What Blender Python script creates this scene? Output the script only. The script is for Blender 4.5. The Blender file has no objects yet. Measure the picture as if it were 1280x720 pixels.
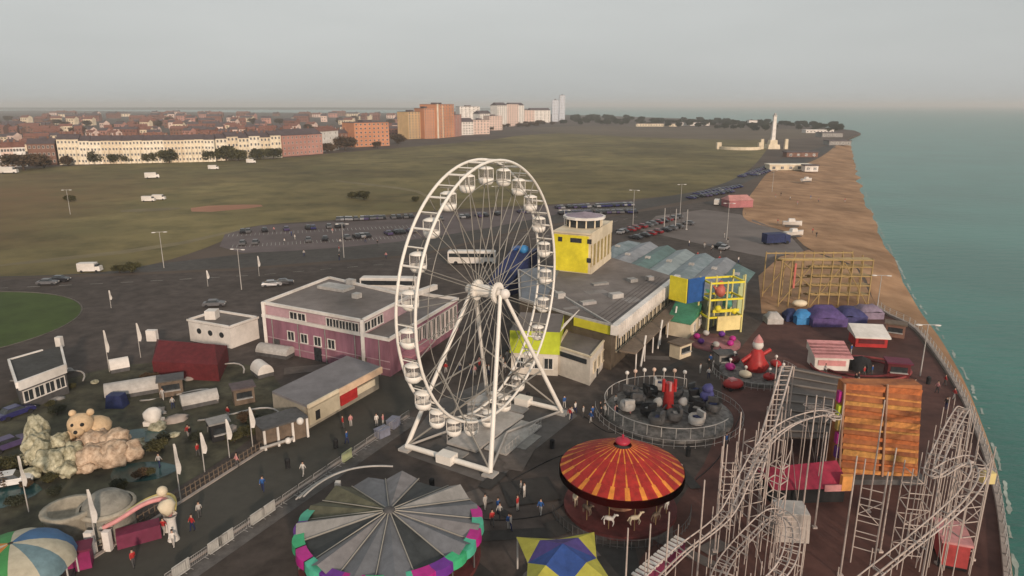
import bpy, bmesh, math, random
from mathutils import Vector, Matrix, noise
random.seed(7)
R = math.radians
sc = bpy.context.scene
COL = sc.collection
# ------------------------------------------------------------------ camera
CAM_H = 39.0; PITCH = math.atan(229/860); F = 860.0
cam = bpy.data.cameras.new("camera"); camo = bpy.data.objects.new("camera", cam); COL.objects.link(camo)
camo.location = (0, 0, CAM_H); camo.rotation_euler = (math.pi/2 - PITCH, 0, 0)
cam.sensor_width = 36; cam.lens = 36*F/1280; cam.clip_start = 0.5; cam.clip_end = 60000
sc.camera = camo
# ------------------------------------------------------------------ world, sun, exposure
SUN_EL, SUN_AZ = 17, 158      # azimuth of the sun, degrees clockwise from +Y (behind the camera, to the right)
w = bpy.data.worlds.new("World"); sc.world = w; w.use_nodes = True
nt = w.node_tree; nt.nodes.clear()
out = nt.nodes.new("ShaderNodeOutputWorld"); bg = nt.nodes.new("ShaderNodeBackground")
sky = nt.nodes.new("ShaderNodeTexSky"); sky.sky_type = 'NISHITA'; sky.sun_disc = False
sky.sun_elevation = R(SUN_EL); sky.sun_rotation = R(SUN_AZ); sky.dust_density = 3; sky.air_density = 1.4
hs = nt.nodes.new("ShaderNodeHueSaturation"); hs.inputs['Saturation'].default_value = 0.12
tc = nt.nodes.new("ShaderNodeTexCoord"); mp = nt.nodes.new("ShaderNodeMapping"); mp.inputs['Scale'].default_value = (1, 1, 5)
nz = nt.nodes.new("ShaderNodeTexNoise"); nz.inputs['Scale'].default_value = 2.2; nz.inputs['Detail'].default_value = 5
rp = nt.nodes.new("ShaderNodeValToRGB"); rp.color_ramp.elements[0].position = .3; rp.color_ramp.elements[1].position = .72
rp.color_ramp.elements[0].color = (0.93, 0.935, 0.93, 1); rp.color_ramp.elements[1].color = (1.04, 1.04, 1.035, 1)
mixo = nt.nodes.new("ShaderNodeMixRGB"); mixo.blend_type = 'MIX'; mixo.inputs[0].default_value = .75
mixo.inputs[2].default_value = (5.6, 5.8, 5.75, 1)      # overcast veil
mul = nt.nodes.new("ShaderNodeMixRGB"); mul.blend_type = 'MULTIPLY'; mul.inputs[0].default_value = 1
L = nt.links.new
L(sky.outputs[0], hs.inputs['Color']); L(hs.outputs[0], mixo.inputs[1]); L(mixo.outputs[0], mul.inputs[1])
L(tc.outputs['Generated'], mp.inputs[0]); L(mp.outputs[0], nz.inputs[0]); L(nz.outputs[0], rp.inputs[0]); L(rp.outputs[0], mul.inputs[2])
L(mul.outputs[0], bg.inputs[0]); bg.inputs[1].default_value = 0.081; L(bg.outputs[0], out.inputs[0])
sun = bpy.data.lights.new("sun", 'SUN'); suno = bpy.data.objects.new("sun", sun); COL.objects.link(suno)
sun.energy = 2.3; sun.angle = R(4); sun.color = (1.0, 0.78, 0.60)
d = Vector((math.sin(R(SUN_AZ))*math.cos(R(SUN_EL)), math.cos(R(SUN_AZ))*math.cos(R(SUN_EL)), math.sin(R(SUN_EL))))
suno.rotation_euler = d.to_track_quat('Z', 'Y').to_euler()
sc.view_settings.view_transform = 'Standard'; sc.view_settings.look = 'None'
sc.view_settings.exposure = 0.42; sc.view_settings.gamma = 1
HAZE = 1.6e-4
sc.cycles.volume_bounces = 0; sc.cycles.max_bounces = 5

def G(u, v, z=0.0):
    "photo pixel (1280x720) to the place it shows at height z, metres"
    a = (u-640)/F; b = (v-360)/F
    y = math.cos(PITCH)-math.sin(PITCH)*b; zz = -math.sin(PITCH)-math.cos(PITCH)*b
    t = (CAM_H-z)/-zz
    return Vector((a*t, y*t, z))
# ------------------------------------------------------------------ materials
MATS = {}
def mat(name, col, rough=.7, var=.18, scale=1.5, metal=0, bump=.0, big=None, col2=None, coords='Object', dirt=.25, spec=.3, stretch=None):
    if name in MATS: return MATS[name]
    m = bpy.data.materials.new(name); m.use_nodes = True; n = m.node_tree.nodes; l = m.node_tree.links
    b = n['Principled BSDF']; b.inputs['Roughness'].default_value = rough; b.inputs['Metallic'].default_value = metal
    b.inputs['Specular IOR Level'].default_value = spec
    t = n.new('ShaderNodeTexCoord'); src = t.outputs[coords]
    if stretch:
        mm = n.new('ShaderNodeMapping'); mm.inputs['Scale'].default_value = stretch; l.new(src, mm.inputs[0]); src = mm.outputs[0]
    a = n.new('ShaderNodeTexNoise'); a.inputs['Scale'].default_value = scale; a.inputs['Detail'].default_value = 6; a.inputs['Roughness'].default_value = .65
    l.new(src, a.inputs[0])
    r = n.new('ShaderNodeValToRGB'); r.color_ramp.elements[0].position = .32; r.color_ramp.elements[1].position = .7
    c = Vector(col); c2 = Vector(col2) if col2 else c*(1+var)
    r.color_ramp.elements[0].color = (*(c*(1-var)), 1); r.color_ramp.elements[1].color = (*[min(1, x) for x in c2], 1)
    l.new(a.outputs[0], r.inputs[0]); last = r.outputs[0]
    if dirt or big:
        a2 = n.new('ShaderNodeTexNoise'); a2.inputs['Scale'].default_value = big or scale*.17; a2.inputs['Detail'].default_value = 4
        l.new(src, a2.inputs[0])
        r2 = n.new('ShaderNodeValToRGB'); r2.color_ramp.elements[0].position = .35; r2.color_ramp.elements[1].position = .65
        r2.color_ramp.elements[0].color = (1-dirt, 1-dirt*1.03, 1-dirt*1.1, 1); r2.color_ramp.elements[1].color = (1, 1, 1, 1)
        l.new(a2.outputs[0], r2.inputs[0])
        mx = n.new('ShaderNodeMixRGB'); mx.blend_type = 'MULTIPLY'; mx.inputs[0].default_value = 1
        l.new(last, mx.inputs[1]); l.new(r2.outputs[0], mx.inputs[2]); last = mx.outputs[0]
    l.new(last, b.inputs['Base Color'])
    if bump:
        bp = n.new('ShaderNodeBump'); bp.inputs['Strength'].default_value = bump; bp.inputs['Distance'].default_value = .3
        l.new(a.outputs[0], bp.inputs['Height']); l.new(bp.outputs[0], b.inputs['Normal'])
    MATS[name] = m; return m
white = mat('white_paint', (.74, .70, .66), .45, .08)
wheelw = mat('wheel_white', (.80, .76, .70), .4, .05, dirt=.08)
cream = mat('cream_paint', (.72, .62, .46), .6, .08)
grey = mat('grey_paint', (.28, .27, .26), .6, .2)
lgrey = mat('light_grey', (.45, .43, .41), .6, .18)
dgrey = mat('dark_grey', (.09, .088, .09), .65, .3)
black = mat('black_rubber', (.02, .02, .022), .8, .3)
glass = mat('window_glass', (.035, .04, .045), .15, .4, spec=.6)
steel = mat('galvanised_steel', (.42, .40, .39), .45, .2, metal=.3)
spokem = mat('spoke_steel', (.34, .32, .29), .5, .15, metal=.2)
coast_m = mat('coaster_white', (.52, .44, .40), .6, .25)
wood = mat('weathered_wood', (.16, .12, .09), .8, .3)
red = mat('red_paint', (.42, .03, .03), .45, .2)
dred = mat('maroon_canvas', (.12, .018, .022), .75, .25)
pink = mat('pink_paint', (.62, .28, .28), .55, .15)
purple_w = mat('purple_render', (.30, .14, .19), .8, .25, scale=.9, stretch=(1, 1, .18), dirt=.35)
mag = mat('magenta_paint', (.42, .02, .22), .45, .15)
pgreen = mat('green_paint', (.05, .40, .18), .5, .15)
violet = mat('violet_paint', (.14, .03, .26), .5, .15)
yellow = mat('yellow_paint', (.82, .70, .04), .5, .1)
lime = mat('lime_paint', (.50, .58, .04), .55, .1)
olive_y = mat('ochre_paint', (.42, .30, .09), .6, .18)
orange = mat('orange_paint', (.55, .15, .035), .5, .2)
lorange = mat('pale_orange_paint', (.75, .34, .10), .5, .15)
blue = mat('blue_paint', (.025, .10, .32), .5, .2)
dblue = mat('navy_canvas', (.02, .03, .10), .6, .3)
sky_b = mat('bright_blue', (.05, .25, .55), .5, .2)
teal = mat('teal_sheet', (.13, .20, .21), .4, .3, scale=.5, col2=(.25, .29, .32), big=.12)
roofg = mat('flat_roof_felt', (.20, .175, .165), .85, .2, scale=.4, big=.09, dirt=.35)
roofb = mat('blue_slate_roof', (.13, .15, .18), .7, .2, scale=.4)
foil = mat('leaves', (.05, .052, .02), .8, .45, scale=.6, col2=(.11, .10, .04))
foil_b = mat('brown_leaves', (.075, .045, .025), .8, .4, scale=.6, col2=(.14, .09, .05))
foil_d = mat('far_leaves', (.032, .04, .026), .85, .4, scale=.1, col2=(.07, .075, .045))
bark = mat('bark', (.07, .05, .035), .9, .3)
brick = mat('brown_brick', (.22, .12, .09), .85, .2)
slate = mat('roof_slate', (.11, .085, .09), .7, .25)
tile = mat('roof_tile', (.22, .10, .075), .8, .25)
skin = mat('skin', (.50, .32, .24), .6, .1)
rock_c = mat('pale_rock', (.26, .24, .14), .85, .35, scale=1.6, col2=(.74, .70, .52), bump=.8, dirt=.35)
rock_p = mat('pink_rock', (.40, .26, .17), .85, .3, scale=1.6, col2=(.76, .60, .45), bump=.8, dirt=.35)
bear_m = mat('cream_fur_paint', (.62, .45, .28), .8, .15, scale=2, bump=.3)
# ------------------------------------------------------------------ mesh builder
class MB:
    def __init__(s): s.v = []; s.f = []; s.m = []; s.sm = []
    def add(s, vs, fs, mi=0, smooth=False):
        k = len(s.v); s.v += [tuple(v) for v in vs]
        for f in fs: s.f.append(tuple(i+k for i in f)); s.m.append(mi); s.sm.append(smooth)
        return s
    def box(s, c, size, rz=0, mi=0, taper=1.0):
        x, y, z = [q/2 for q in size]; cs, sn = math.cos(rz), math.sin(rz); vs = []
        for dz, t in ((-z, 1), (z, taper)):
            for dx, dy in ((-x, -y), (x, -y), (x, y), (-x, y)):
                dx *= t; dy *= t
                vs.append((c[0]+dx*cs-dy*sn, c[1]+dx*sn+dy*cs, c[2]+dz))
        return s.add(vs, [(3, 2, 1, 0), (4, 5, 6, 7), (0, 1, 5, 4), (1, 2, 6, 5), (2, 3, 7, 6), (3, 0, 4, 7)], mi)
    def prism(s, poly, z0, z1, mi=0, top=True, mt=None):
        n = len(poly)
        A = sum(poly[i][0]*poly[(i+1) % n][1]-poly[(i+1) % n][0]*poly[i][1] for i in range(n))
        if A < 0: poly = list(poly)[::-1]
        vs = [(p[0], p[1], z0) for p in poly]+[(p[0], p[1], z1) for p in poly]
        s.add(vs, [(i, (i+1) % n, n+(i+1) % n, n+i) for i in range(n)], mi)
        if top: s.add([(p[0], p[1], z1) for p in poly], [tuple(range(n))], mi if mt is None else mt)
        return s
    def tube(s, a, b, r, n=6, mi=0, r2=None, caps=True):
        a = Vector(a); b = Vector(b); dd = (b-a)
        if dd.length < 1e-6: return s
        dd.normalize(); up = Vector((0, 0, 1)) if abs(dd.z) < .95 else Vector((1, 0, 0))
        e = dd.cross(up).normalized(); g = e.cross(dd); r2 = r if r2 is None else r2
        vs = []
        for p, rr in ((a, r), (b, r2)):
            for i in range(n):
                t = 2*math.pi*i/n; vs.append(p+e*math.cos(t)*rr+g*math.sin(t)*rr)
        s.add(vs, [(i, n+i, n+(i+1) % n, (i+1) % n) for i in range(n)], mi, n > 4)
        if caps: s.add(vs[:n], [tuple(range(n))], mi); s.add(vs[n:], [tuple(range(n))[::-1]], mi)
        return s
    def path(s, pts, r, n=6, mi=0, closed=False):
        pts = [Vector(p) for p in pts]; N = len(pts); vs = []; e = None
        for i, p in enumerate(pts):
            a = pts[(i-1) % N] if (i or closed) else p; b = pts[(i+1) % N] if (i < N-1 or closed) else p
            t = (b-a).normalized()
            up = Vector((0, 0, 1)) if abs(t.z) < .97 else Vector((1, 0, 0))
            if e is None: e = t.cross(up).normalized()
            e = (e-t*e.dot(t)).normalized(); g = e.cross(t)
            for k in range(n):
                q = 2*math.pi*k/n; vs.append(p+e*math.cos(q)*r+g*math.sin(q)*r)
        fs = []
        for i in range(N if closed else N-1):
            j = (i+1) % N
            for k in range(n): fs.append((i*n+k, j*n+k, j*n+(k+1) % n, i*n+(k+1) % n))
        return s.add(vs, fs, mi, True)
    def lathe(s, c, prof, n=16, mi=0, smooth=True, a0=0, a1=2*math.pi):
        full = abs(a1-a0-2*math.pi) < 1e-6; m = n if full else n+1; vs = []
        for r, z in prof:
            for i in range(m):
                t = a0+(a1-a0)*i/n; vs.append((c[0]+r*math.cos(t), c[1]+r*math.sin(t), c[2]+z))
        fs = []
        for j in range(len(prof)-1):
            for i in range(n):
                k = (i+1) % m; fs.append((j*m+i, j*m+k, (j+1)*m+k, (j+1)*m+i))
        return s.add(vs, fs, mi, smooth)
    def ball(s, c, r, n=8, mi=0, sz=1.0, nz=0.0, seed=0, sx=1, sy=1):
        vs = []; rows = max(4, n//2+2)
        for j in range(rows+1):
            ph = math.pi*j/rows
            for i in range(n):
                t = 2*math.pi*i/n; dv = Vector((math.sin(ph)*math.cos(t), math.sin(ph)*math.sin(t), math.cos(ph)))
                k = r*(1+nz*noise.noise(dv*1.7+Vector((seed*3.1, seed*1.7, 0)))*2+(nz*.5*abs(noise.noise(dv*4.1+Vector((seed, 0, seed))))+nz*.22*noise.noise(dv*12+Vector((seed, 0, seed))) if nz > .15 and n > 14 else 0)) if nz else r
                vs.append((c[0]+dv.x*k*sx, c[1]+dv.y*k*sy, c[2]+dv.z*k*sz))
        fs = [(j*n+i, (j+1)*n+i, (j+1)*n+(i+1) % n, j*n+(i+1) % n) for j in range(rows) for i in range(n)]
        return s.add(vs, fs, mi, True)
    def build(s, name, mats, parent=None, loc=None, rz=None):
        me = bpy.data.meshes.new(name); me.from_pydata(s.v, [], s.f); me.validate(clean_customdata=False)
        for mm in (mats if isinstance(mats, (list, tuple)) else [mats]): me.materials.append(mm)
        if len(me.polygons) == len(s.m):
            me.polygons.foreach_set('material_index', s.m); me.polygons.foreach_set('use_smooth', s.sm)
        me.update(); o = bpy.data.objects.new(name, me); COL.objects.link(o)
        if parent: o.parent = parent
        if loc is not None: o.location = loc
        if rz is not None: o.rotation_euler.z = rz
        return o
def tag(o, label=None, cat=None, group=None, kind=None):
    if label: o['label'] = label
    if cat: o['category'] = cat
    if group: o['group'] = group
    if kind: o['kind'] = kind
    return o
def thing(name, label, cat, loc=(0, 0, 0), rz=0, group=None):
    o = bpy.data.objects.new(name, None); COL.objects.link(o); o.location = loc; o.rotation_euler = (0, 0, rz)
    return tag(o, label, cat, group)
KIDS = {}
def dup(root, loc, rz=0, label=None, group=None, scale=None):
    r = root.copy(); COL.objects.link(r); r.location = loc; r.rotation_euler = (0, 0, rz)
    if label: r['label'] = label
    if group: r['group'] = group
    if scale: r.scale = (scale,)*3 if not isinstance(scale, tuple) else scale
    for ch in root.children:
        c = ch.copy(); COL.objects.link(c); c.parent = r
        for g in ch.children:
            q = g.copy(); COL.objects.link(q); q.parent = c
    return r
def sheet(name, poly, z, m, kind='structure', skirt=0):
    mb = MB(); n = len(poly); A = sum(poly[i][0]*poly[(i+1) % n][1]-poly[(i+1) % n][0]*poly[i][1] for i in range(n))
    if A < 0: poly = poly[::-1]
    mb.add([(p[0], p[1], z) for p in poly], [tuple(range(n))])
    if skirt:
        mb.add([(p[0], p[1], z) for p in poly]+[(p[0], p[1], z-skirt) for p in poly], [(i, n+i, n+(i+1) % n, (i+1) % n) for i in range(n)])
    o = mb.build(name, m); return tag(o, kind=kind)
def chaikin(pts, k=2, closed=True):
    for _ in range(k):
        q = []
        N = len(pts)
        for i in range(N if closed else N-1):
            a = Vector(pts[i]); b = Vector(pts[(i+1) % N]); q += [a*.75+b*.25, a*.25+b*.75]
        pts = q if closed else [Vector(pts[0])]+q+[Vector(pts[-1])]
    return pts
def spline(pts, n=10, closed=False):
    pts = [Vector(p) for p in pts]; N = len(pts); o = []
    for i in range(N if closed else N-1):
        g = lambda k: pts[k % N] if closed else pts[min(max(k, 0), N-1)]
        p0, p1, p2, p3 = g(i-1), g(i), g(i+1), g(i+2)
        for j in range(n):
            t = j/n
            o.append(.5*((2*p1)+(p2-p0)*t+(2*p0-5*p1+4*p2-p3)*t*t+(3*p1-p0-3*p2+p3)*t**3))
    if not closed: o.append(pts[-1])
    return o
# ================================================================== SETTING
asph = mat('asphalt', (.062, .056, .052), .85, .22, scale=.5, big=.05, dirt=.3, col2=(.085, .077, .07), bump=.1)
asph2 = mat('fairground_asphalt', (.072, .057, .050), .9, .3, scale=.35, big=.03, dirt=.42, col2=(.118, .095, .085), bump=.1)
roadm = mat('road_asphalt', (.060, .057, .048), .85, .12, scale=.8, big=.04, dirt=.2)
grassm = mat('common_grass', (.140, .122, .046), .95, .25, scale=.06, big=.011, dirt=.5, col2=(.27, .215, .09))
def grass_zones(m):
    "browner heath towards the town side on the left and greener grass in loose noise-edged zones"
    n = m.node_tree.nodes; l = m.node_tree.links; b = n['Principled BSDF']; src = b.inputs['Base Color'].links[0].from_socket
    t = n.new('ShaderNodeTexCoord'); sp_ = n.new('ShaderNodeSeparateXYZ'); l.new(t.outputs['Object'], sp_.inputs[0])
    nz_ = n.new('ShaderNodeTexNoise'); nz_.inputs['Scale'].default_value = .014; nz_.inputs['Detail'].default_value = 7; nz_.inputs['Roughness'].default_value = .7; l.new(t.outputs['Object'], nz_.inputs[0])
    def step(sock, a, b_, amp):
        k = n.new('ShaderNodeMath'); k.operation = 'MULTIPLY_ADD'; k.inputs[1].default_value = amp; l.new(nz_.outputs[0], k.inputs[0]); l.new(sock, k.inputs[2])
        mr_ = n.new('ShaderNodeMapRange'); mr_.inputs[1].default_value = a; mr_.inputs[2].default_value = b_; l.new(k.outputs[0], mr_.inputs[0]); return mr_.outputs[0]
    f1 = step(sp_.outputs[0], -20, -130, 240); f2 = step(sp_.outputs[1], 520, 380, 200)
    mu = n.new('ShaderNodeMath'); mu.operation = 'MULTIPLY'; l.new(f1, mu.inputs[0]); l.new(f2, mu.inputs[1])
    mx = n.new('ShaderNodeMixRGB'); l.new(mu.outputs[0], mx.inputs[0]); l.new(src, mx.inputs[1]); mx.inputs[2].default_value = (.17, .098, .042, 1)
    n2_ = n.new('ShaderNodeTexNoise'); n2_.inputs['Scale'].default_value = .03; n2_.inputs['Detail'].default_value = 6; n2_.inputs['Roughness'].default_value = .7; l.new(t.outputs['Object'], n2_.inputs[0])
    r_ = n.new('ShaderNodeMapRange'); r_.inputs[1].default_value = .54; r_.inputs[2].default_value = .68; r_.inputs[4].default_value = .75; l.new(n2_.outputs[0], r_.inputs[0])
    m2 = n.new('ShaderNodeMixRGB'); l.new(r_.outputs[0], m2.inputs[0]); l.new(mx.outputs[0], m2.inputs[1]); m2.inputs[2].default_value = (.085, .085, .03, 1)
    l.new(m2.outputs[0], b.inputs['Base Color'])
grass_zones(grassm)
worn = mat('worn_grass', (.20, .165, .09), .95, .2, scale=.1, dirt=.3)

lawnm = mat('lawn_grass', (.055, .085, .02), .95, .2, scale=.2, dirt=.2)
landm = mat('town_ground', (.10, .075, .06), .95, .3, scale=.02, big=.004, dirt=.3)
shing = mat('shingle', (.34, .19, .10), .95, .2, scale=.12, big=.03, dirt=.32, col2=(.46, .28, .16), bump=.3)
deckm = mat('red_brown_paving', (.095, .040, .034), .85, .3, scale=.3, big=.05, dirt=.35, col2=(.14, .064, .052))
parkm = mat('car_park', (.13, .105, .105), .9, .2, scale=.1, big=.02, dirt=.3)
pathm = mat('red_path', (.36, .18, .11), .9, .15, scale=.1)
conc = mat('concrete', (.36, .31, .28), .85, .2, scale=.5, bump=.1)
# sea
sm = bpy.data.materials.new('sea_water'); sm.use_nodes = True; n = sm.node_tree.nodes; l = sm.node_tree.links; b = n['Principled BSDF']
b.inputs['Roughness'].default_value = .28; b.inputs['Specular IOR Level'].default_value = .35
t = n.new('ShaderNodeTexCoord'); a = n.new('ShaderNodeTexNoise'); a.inputs['Scale'].default_value = .18; a.inputs['Detail'].default_value = 8; a.inputs['Roughness'].default_value = .6
mm = n.new('ShaderNodeMapping'); mm.inputs['Rotation'].default_value = (0, 0, R(30)); mm.inputs['Scale'].default_value = (1, 2.2, 1)
l.new(t.outputs['Object'], mm.inputs[0]); l.new(mm.outputs[0], a.inputs[0])
bp = n.new('ShaderNodeBump'); bp.inputs['Strength'].default_value = .55; bp.inputs['Distance'].default_value = .8; l.new(a.outputs[0], bp.inputs['Height']); l.new(bp.outputs[0], b.inputs['Normal'])
a2 = n.new('ShaderNodeTexNoise'); a2.inputs['Scale'].default_value = .02; a2.inputs['Detail'].default_value = 5; l.new(t.outputs['Object'], a2.inputs[0])
r = n.new('ShaderNodeValToRGB'); r.color_ramp.elements[0].position = .35; r.color_ramp.elements[1].position = .65
r.color_ramp.elements[0].color = (.016, .125, .098, 1); r.color_ramp.elements[1].color = (.03, .175, .14, 1)
l.new(a2.outputs[0], r.inputs[0]); l.new(r.outputs[0], b.inputs['Base Color'])
S = 26000
sheet('sea', [(-S, -3000), (S, -3000), (S, S), (-S, S)], -2.6, sm)
# land
inner = [(1262, 760), (1250, 640), (1234, 575), (1207, 505), (1178, 455), (1142, 410), (1097, 384), (1072, 335), (1012, 312), (985, 290), (934, 276), (930, 258), (944, 236), (964, 214), (1000, 207), (1028, 195), (1046, 181)]
outer = [(1272, 760), (1258, 640), (1246, 580), (1222, 505), (1196, 452), (1170, 410), (1141, 370), (1119, 325), (1096, 280), (1081, 240), (1070, 205), (1064, 182)]
IN = [G(u, v) for u, v in inner]; OUT = [G(u, v, -2.6) for u, v in outer]
IN = [Vector((38, 25, 0))]+spline(IN, 5); OUT = [Vector((39.5, 25, -2.6))]+spline(OUT, 7)
far = [G(1062, 172), G(1076, 166.5), G(1068, 163), G(1040, 160), G(1000, 156), G(930, 151.5), G(850, 148), G(760, 145), G(690, 143), G(560, 141.5), G(300, 140.5)]
land = [(-3500, 5200)]+[(-3500, -200), (37, -200)]+[(p.x, p.y) for p in IN]+[(p.x, p.y) for p in far]
sheet('ground', land, 0, landm, skirt=3.4)
def resample(P, n):
    Ls = [0]
    for i in range(1, len(P)): Ls.append(Ls[-1]+(P[i]-P[i-1]).length)
    o = []
    for k in range(n):
        s_ = Ls[-1]*k/(n-1); i = 1
        while i < len(P)-1 and Ls[i] < s_: i += 1
        o.append(P[i-1].lerp(P[i], (s_-Ls[i-1])/max(1e-6, Ls[i]-Ls[i-1])))
    return o
# beach: a sloping sheet between sea wall and water
def cut(P, i0, i1): return P[i0:i1]
nB = 90
iw = min(range(len(IN)), key=lambda i: (IN[i]-G(1097, 384)).length); ow = min(range(len(OUT)), key=lambda i: (OUT[i]-G(1141, 370, -2.6)).length)
A_ = resample(IN[:iw+1], 30)+resample(IN[iw:], nB)[1:]; B_ = resample(OUT[:ow+1], 30)+resample(OUT[ow:], nB)[1:]
mb = MB(); W = 14; vs = []
for i, (p, q) in enumerate(zip(A_, B_)):
    for k in range(W+1):
        t = k/W; x = p.lerp(q, t*1.08); z0 = .05 if i > 31 else -1.3
        z = z0+(-3.0-z0)*(t**1.4) + (.25*noise.noise(Vector((x.x*.05, x.y*.05, 0))) if 0 < k < W else 0)
        if i > 31 and k == 0: z = .05
        vs.append((x.x, x.y, z))
N = len(A_); mb.add(vs, [(i*(W+1)+k, i*(W+1)+k+1, (i+1)*(W+1)+k+1, (i+1)*(W+1)+k) for i in range(N-1) for k in range(W)], 0, True)
tag(mb.build('beach', shing), kind='structure')
# foam along the waterline
foamm = mat('foam', (.36, .42, .38), .6, .3, scale=.6)
mb = MB(); vs = []; fs = []
for i, q in enumerate(resample(OUT, 500)):
    p = resample_dir = None
PO = resample(OUT, 1600)
for i in range(len(PO)-1):
    q = PO[i]; q2 = PO[i+1]; dirn = (q2-q).normalized(); nn = Vector((dirn.y, -dirn.x, 0))
    wdt = .15+.55*abs(noise.noise(Vector((q.x*.6, q.y*.6, 3))))*(1+q.y/160); off = .2+.35*noise.noise(Vector((q.x*.25, q.y*.25, 9)))
    k = len(vs); z = -2.565
    vs += [(q+nn*(off-wdt/2)).to_tuple()[:2]+(z,), (q+nn*(off+wdt/2)).to_tuple()[:2]+(z,)]
fs = [(2*i, 2*i+1, 2*i+3, 2*i+2) for i in range(len(vs)//2-1) if noise.noise(Vector((vs[2*i][0]*.2, vs[2*i][1]*.2, 1))) > -.05]
mb.add(vs, fs); tag(mb.build('foam', foamm), kind='structure')
# flat sheets
def psheet(name, px, z, m, k=0):
    P = [G(u, v) for u, v in px]
    if k: P = chaikin(P, k)
    return sheet(name, [(p.x, p.y) for p in P], z, m)
psheet('common_grass', [(-420, 352), (-420, 222), (0, 214), (75, 207), (350, 199), (430, 190), (610, 176), (660, 167), (900, 160), (965, 176), (950, 200), (925, 222), (870, 241), (790, 250), (640, 258), (520, 264), (440, 274), (300, 282), (285, 300), (200, 330), (120, 342), (0, 346)], .02, grassm, 2)
psheet('worn_path', [(150, 262), (225, 259), (226, 262), (152, 266)], .04, worn, 1)
psheet('worn_path', [(420, 225), (520, 236), (540, 247), (536, 248), (515, 238), (418, 227)], .04, worn, 1)
psheet('worn_path', [(0, 330), (200, 308), (300, 286), (302, 288), (204, 312), (0, 334)], .05, worn, 1)
psheet('dry_grass', [(640, 163), (700, 157), (1000, 160), (1040, 170), (965, 176), (800, 172)], .05, mat('dry_grass_ground', (.13, .10, .07), .95, .15, scale=.03), 2)
psheet('road', [(-420, 372), (-420, 352), (0, 347), (140, 342), (300, 335), (520, 318), (660, 285), (800, 262), (900, 243), (945, 222), (1000, 206), (1045, 184), (1040, 180), (985, 196), (935, 214), (880, 238), (790, 252), (650, 264), (500, 296), (300, 318), (140, 336), (0, 344)], .012, asph)
psheet('fairground', [(-420, 900), (-420, 374), (0, 349), (140, 345), (300, 338), (520, 321), (660, 288), (800, 265), (925, 245), (935, 276), (985, 290), (1005, 312), (1070, 337), (1090, 380), (1130, 408), (1150, 440), (1160, 520), (1180, 640), (1190, 760), (1200, 900)], .008, asph2)
psheet('car_park', [(270, 318), (285, 284), (440, 276), (520, 268), (640, 262), (700, 256), (760, 254), (640, 280), (520, 300), (400, 312)], .03, parkm, 1)
psheet('promenade', [(1140, 412), (1095, 386), (1060, 378), (960, 395), (930, 430), (900, 470), (905, 520), (880, 580), (800, 700), (760, 800), (1258, 800), (1248, 640), (1231, 575), (1204, 506), (1174, 456)], .014, deckm)
psheet('beach_car_park', [(880, 262), (925, 268), (985, 292), (1005, 314), (960, 322), (880, 306), (800, 288), (820, 270)], .016, mat('grey_paving', (.17, .145, .135), .9, .2, scale=.1))
psheet('path', [(238, 258), (325, 255), (330, 259), (240, 267)], .03, pathm, 1)
psheet('sand', [(952, 392), (948, 345), (975, 321), (1011, 312.5), (1071, 336), (1096, 384), (1040, 391)], .035, shing)
sheet('lawn', [(-109+27*math.cos(i*math.pi/32), 119+24*math.sin(i*math.pi/32)) for i in range(64)], .016, lawnm)
rd = [(-29.1, 50.6), (-13.6, 82), (-10.5, 92), (-19, 97), (-23, 88), (-38.4, 50.6), (-60, 18), (-46, 18)]
sheet('access_road', rd, .02, roadm)
road_kerbs = True
# kerb round the lawn, kerb along the access road
mb = MB()
for i in range(64):
    a0 = i*math.pi/32; mb.box((-109+27.2*math.cos(a0), 119+24.2*math.sin(a0), .05), (.2, 2.75, .1), math.atan2(25.2*math.cos(a0)*1, -27.2*math.sin(a0))-math.pi/2)
tag(mb.build('kerb', mat('dull_kerb', (.14, .13, .11), .85)), kind='structure')
# sea wall with railing
mb = MB(); wl = resample(IN[:iw+1], 40)
for i in range(len(wl)-1):
    a_, b_ = wl[i], wl[i+1]; c = (a_+b_)/2; dd = b_-a_
    mb.box((c.x, c.y, -.9), (dd.length+.1, .6, 2.6), math.atan2(dd.y, dd.x), 0)
sw = mb.build('sea_wall', conc); tag(sw, 'curving concrete sea wall between the red-brown promenade and the shingle', 'sea wall')
mb = MB(); rl = resample(IN[:iw+1], 60)
for zz in (.75, 1.1, 1.45): mb.path([(p.x, p.y, zz) for p in rl], .03, 4)
rails = thing('railing', 'long pale railing along the top of the curving sea wall', 'railing')
mb.build('rail', lgrey, rails)
pm = MB().box((0, 0, .85), (.09, .09, 1.3)); po = None
for p in rl:
    if po is None: po = pm.build('post', lgrey, rails, (p.x, p.y, 0))
    else:
        q = po.copy(); COL.objects.link(q); q.parent = rails; q.location = (p.x, p.y, 0)
# hills far away on the left
mb = MB(); vs = []; nx = 60
for j in range(5):
    for i in range(nx+1):
        x = -9000+9300*i/nx; y = 6200+j*700
        h = [0, 14, 24, 18, 0][j]*min(1, (nx-i)/15)*(.5+.7*abs(noise.noise(Vector((x*.0006, j*.3, 0)))))
        vs.append((x, y, h-3))
mb.add(vs, [(j*(nx+1)+i, j*(nx+1)+i+1, (j+1)*(nx+1)+i+1, (j+1)*(nx+1)+i) for j in range(4) for i in range(nx)], 0, True)
tag(mb.build('hills', foil_d), kind='structure')
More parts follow.
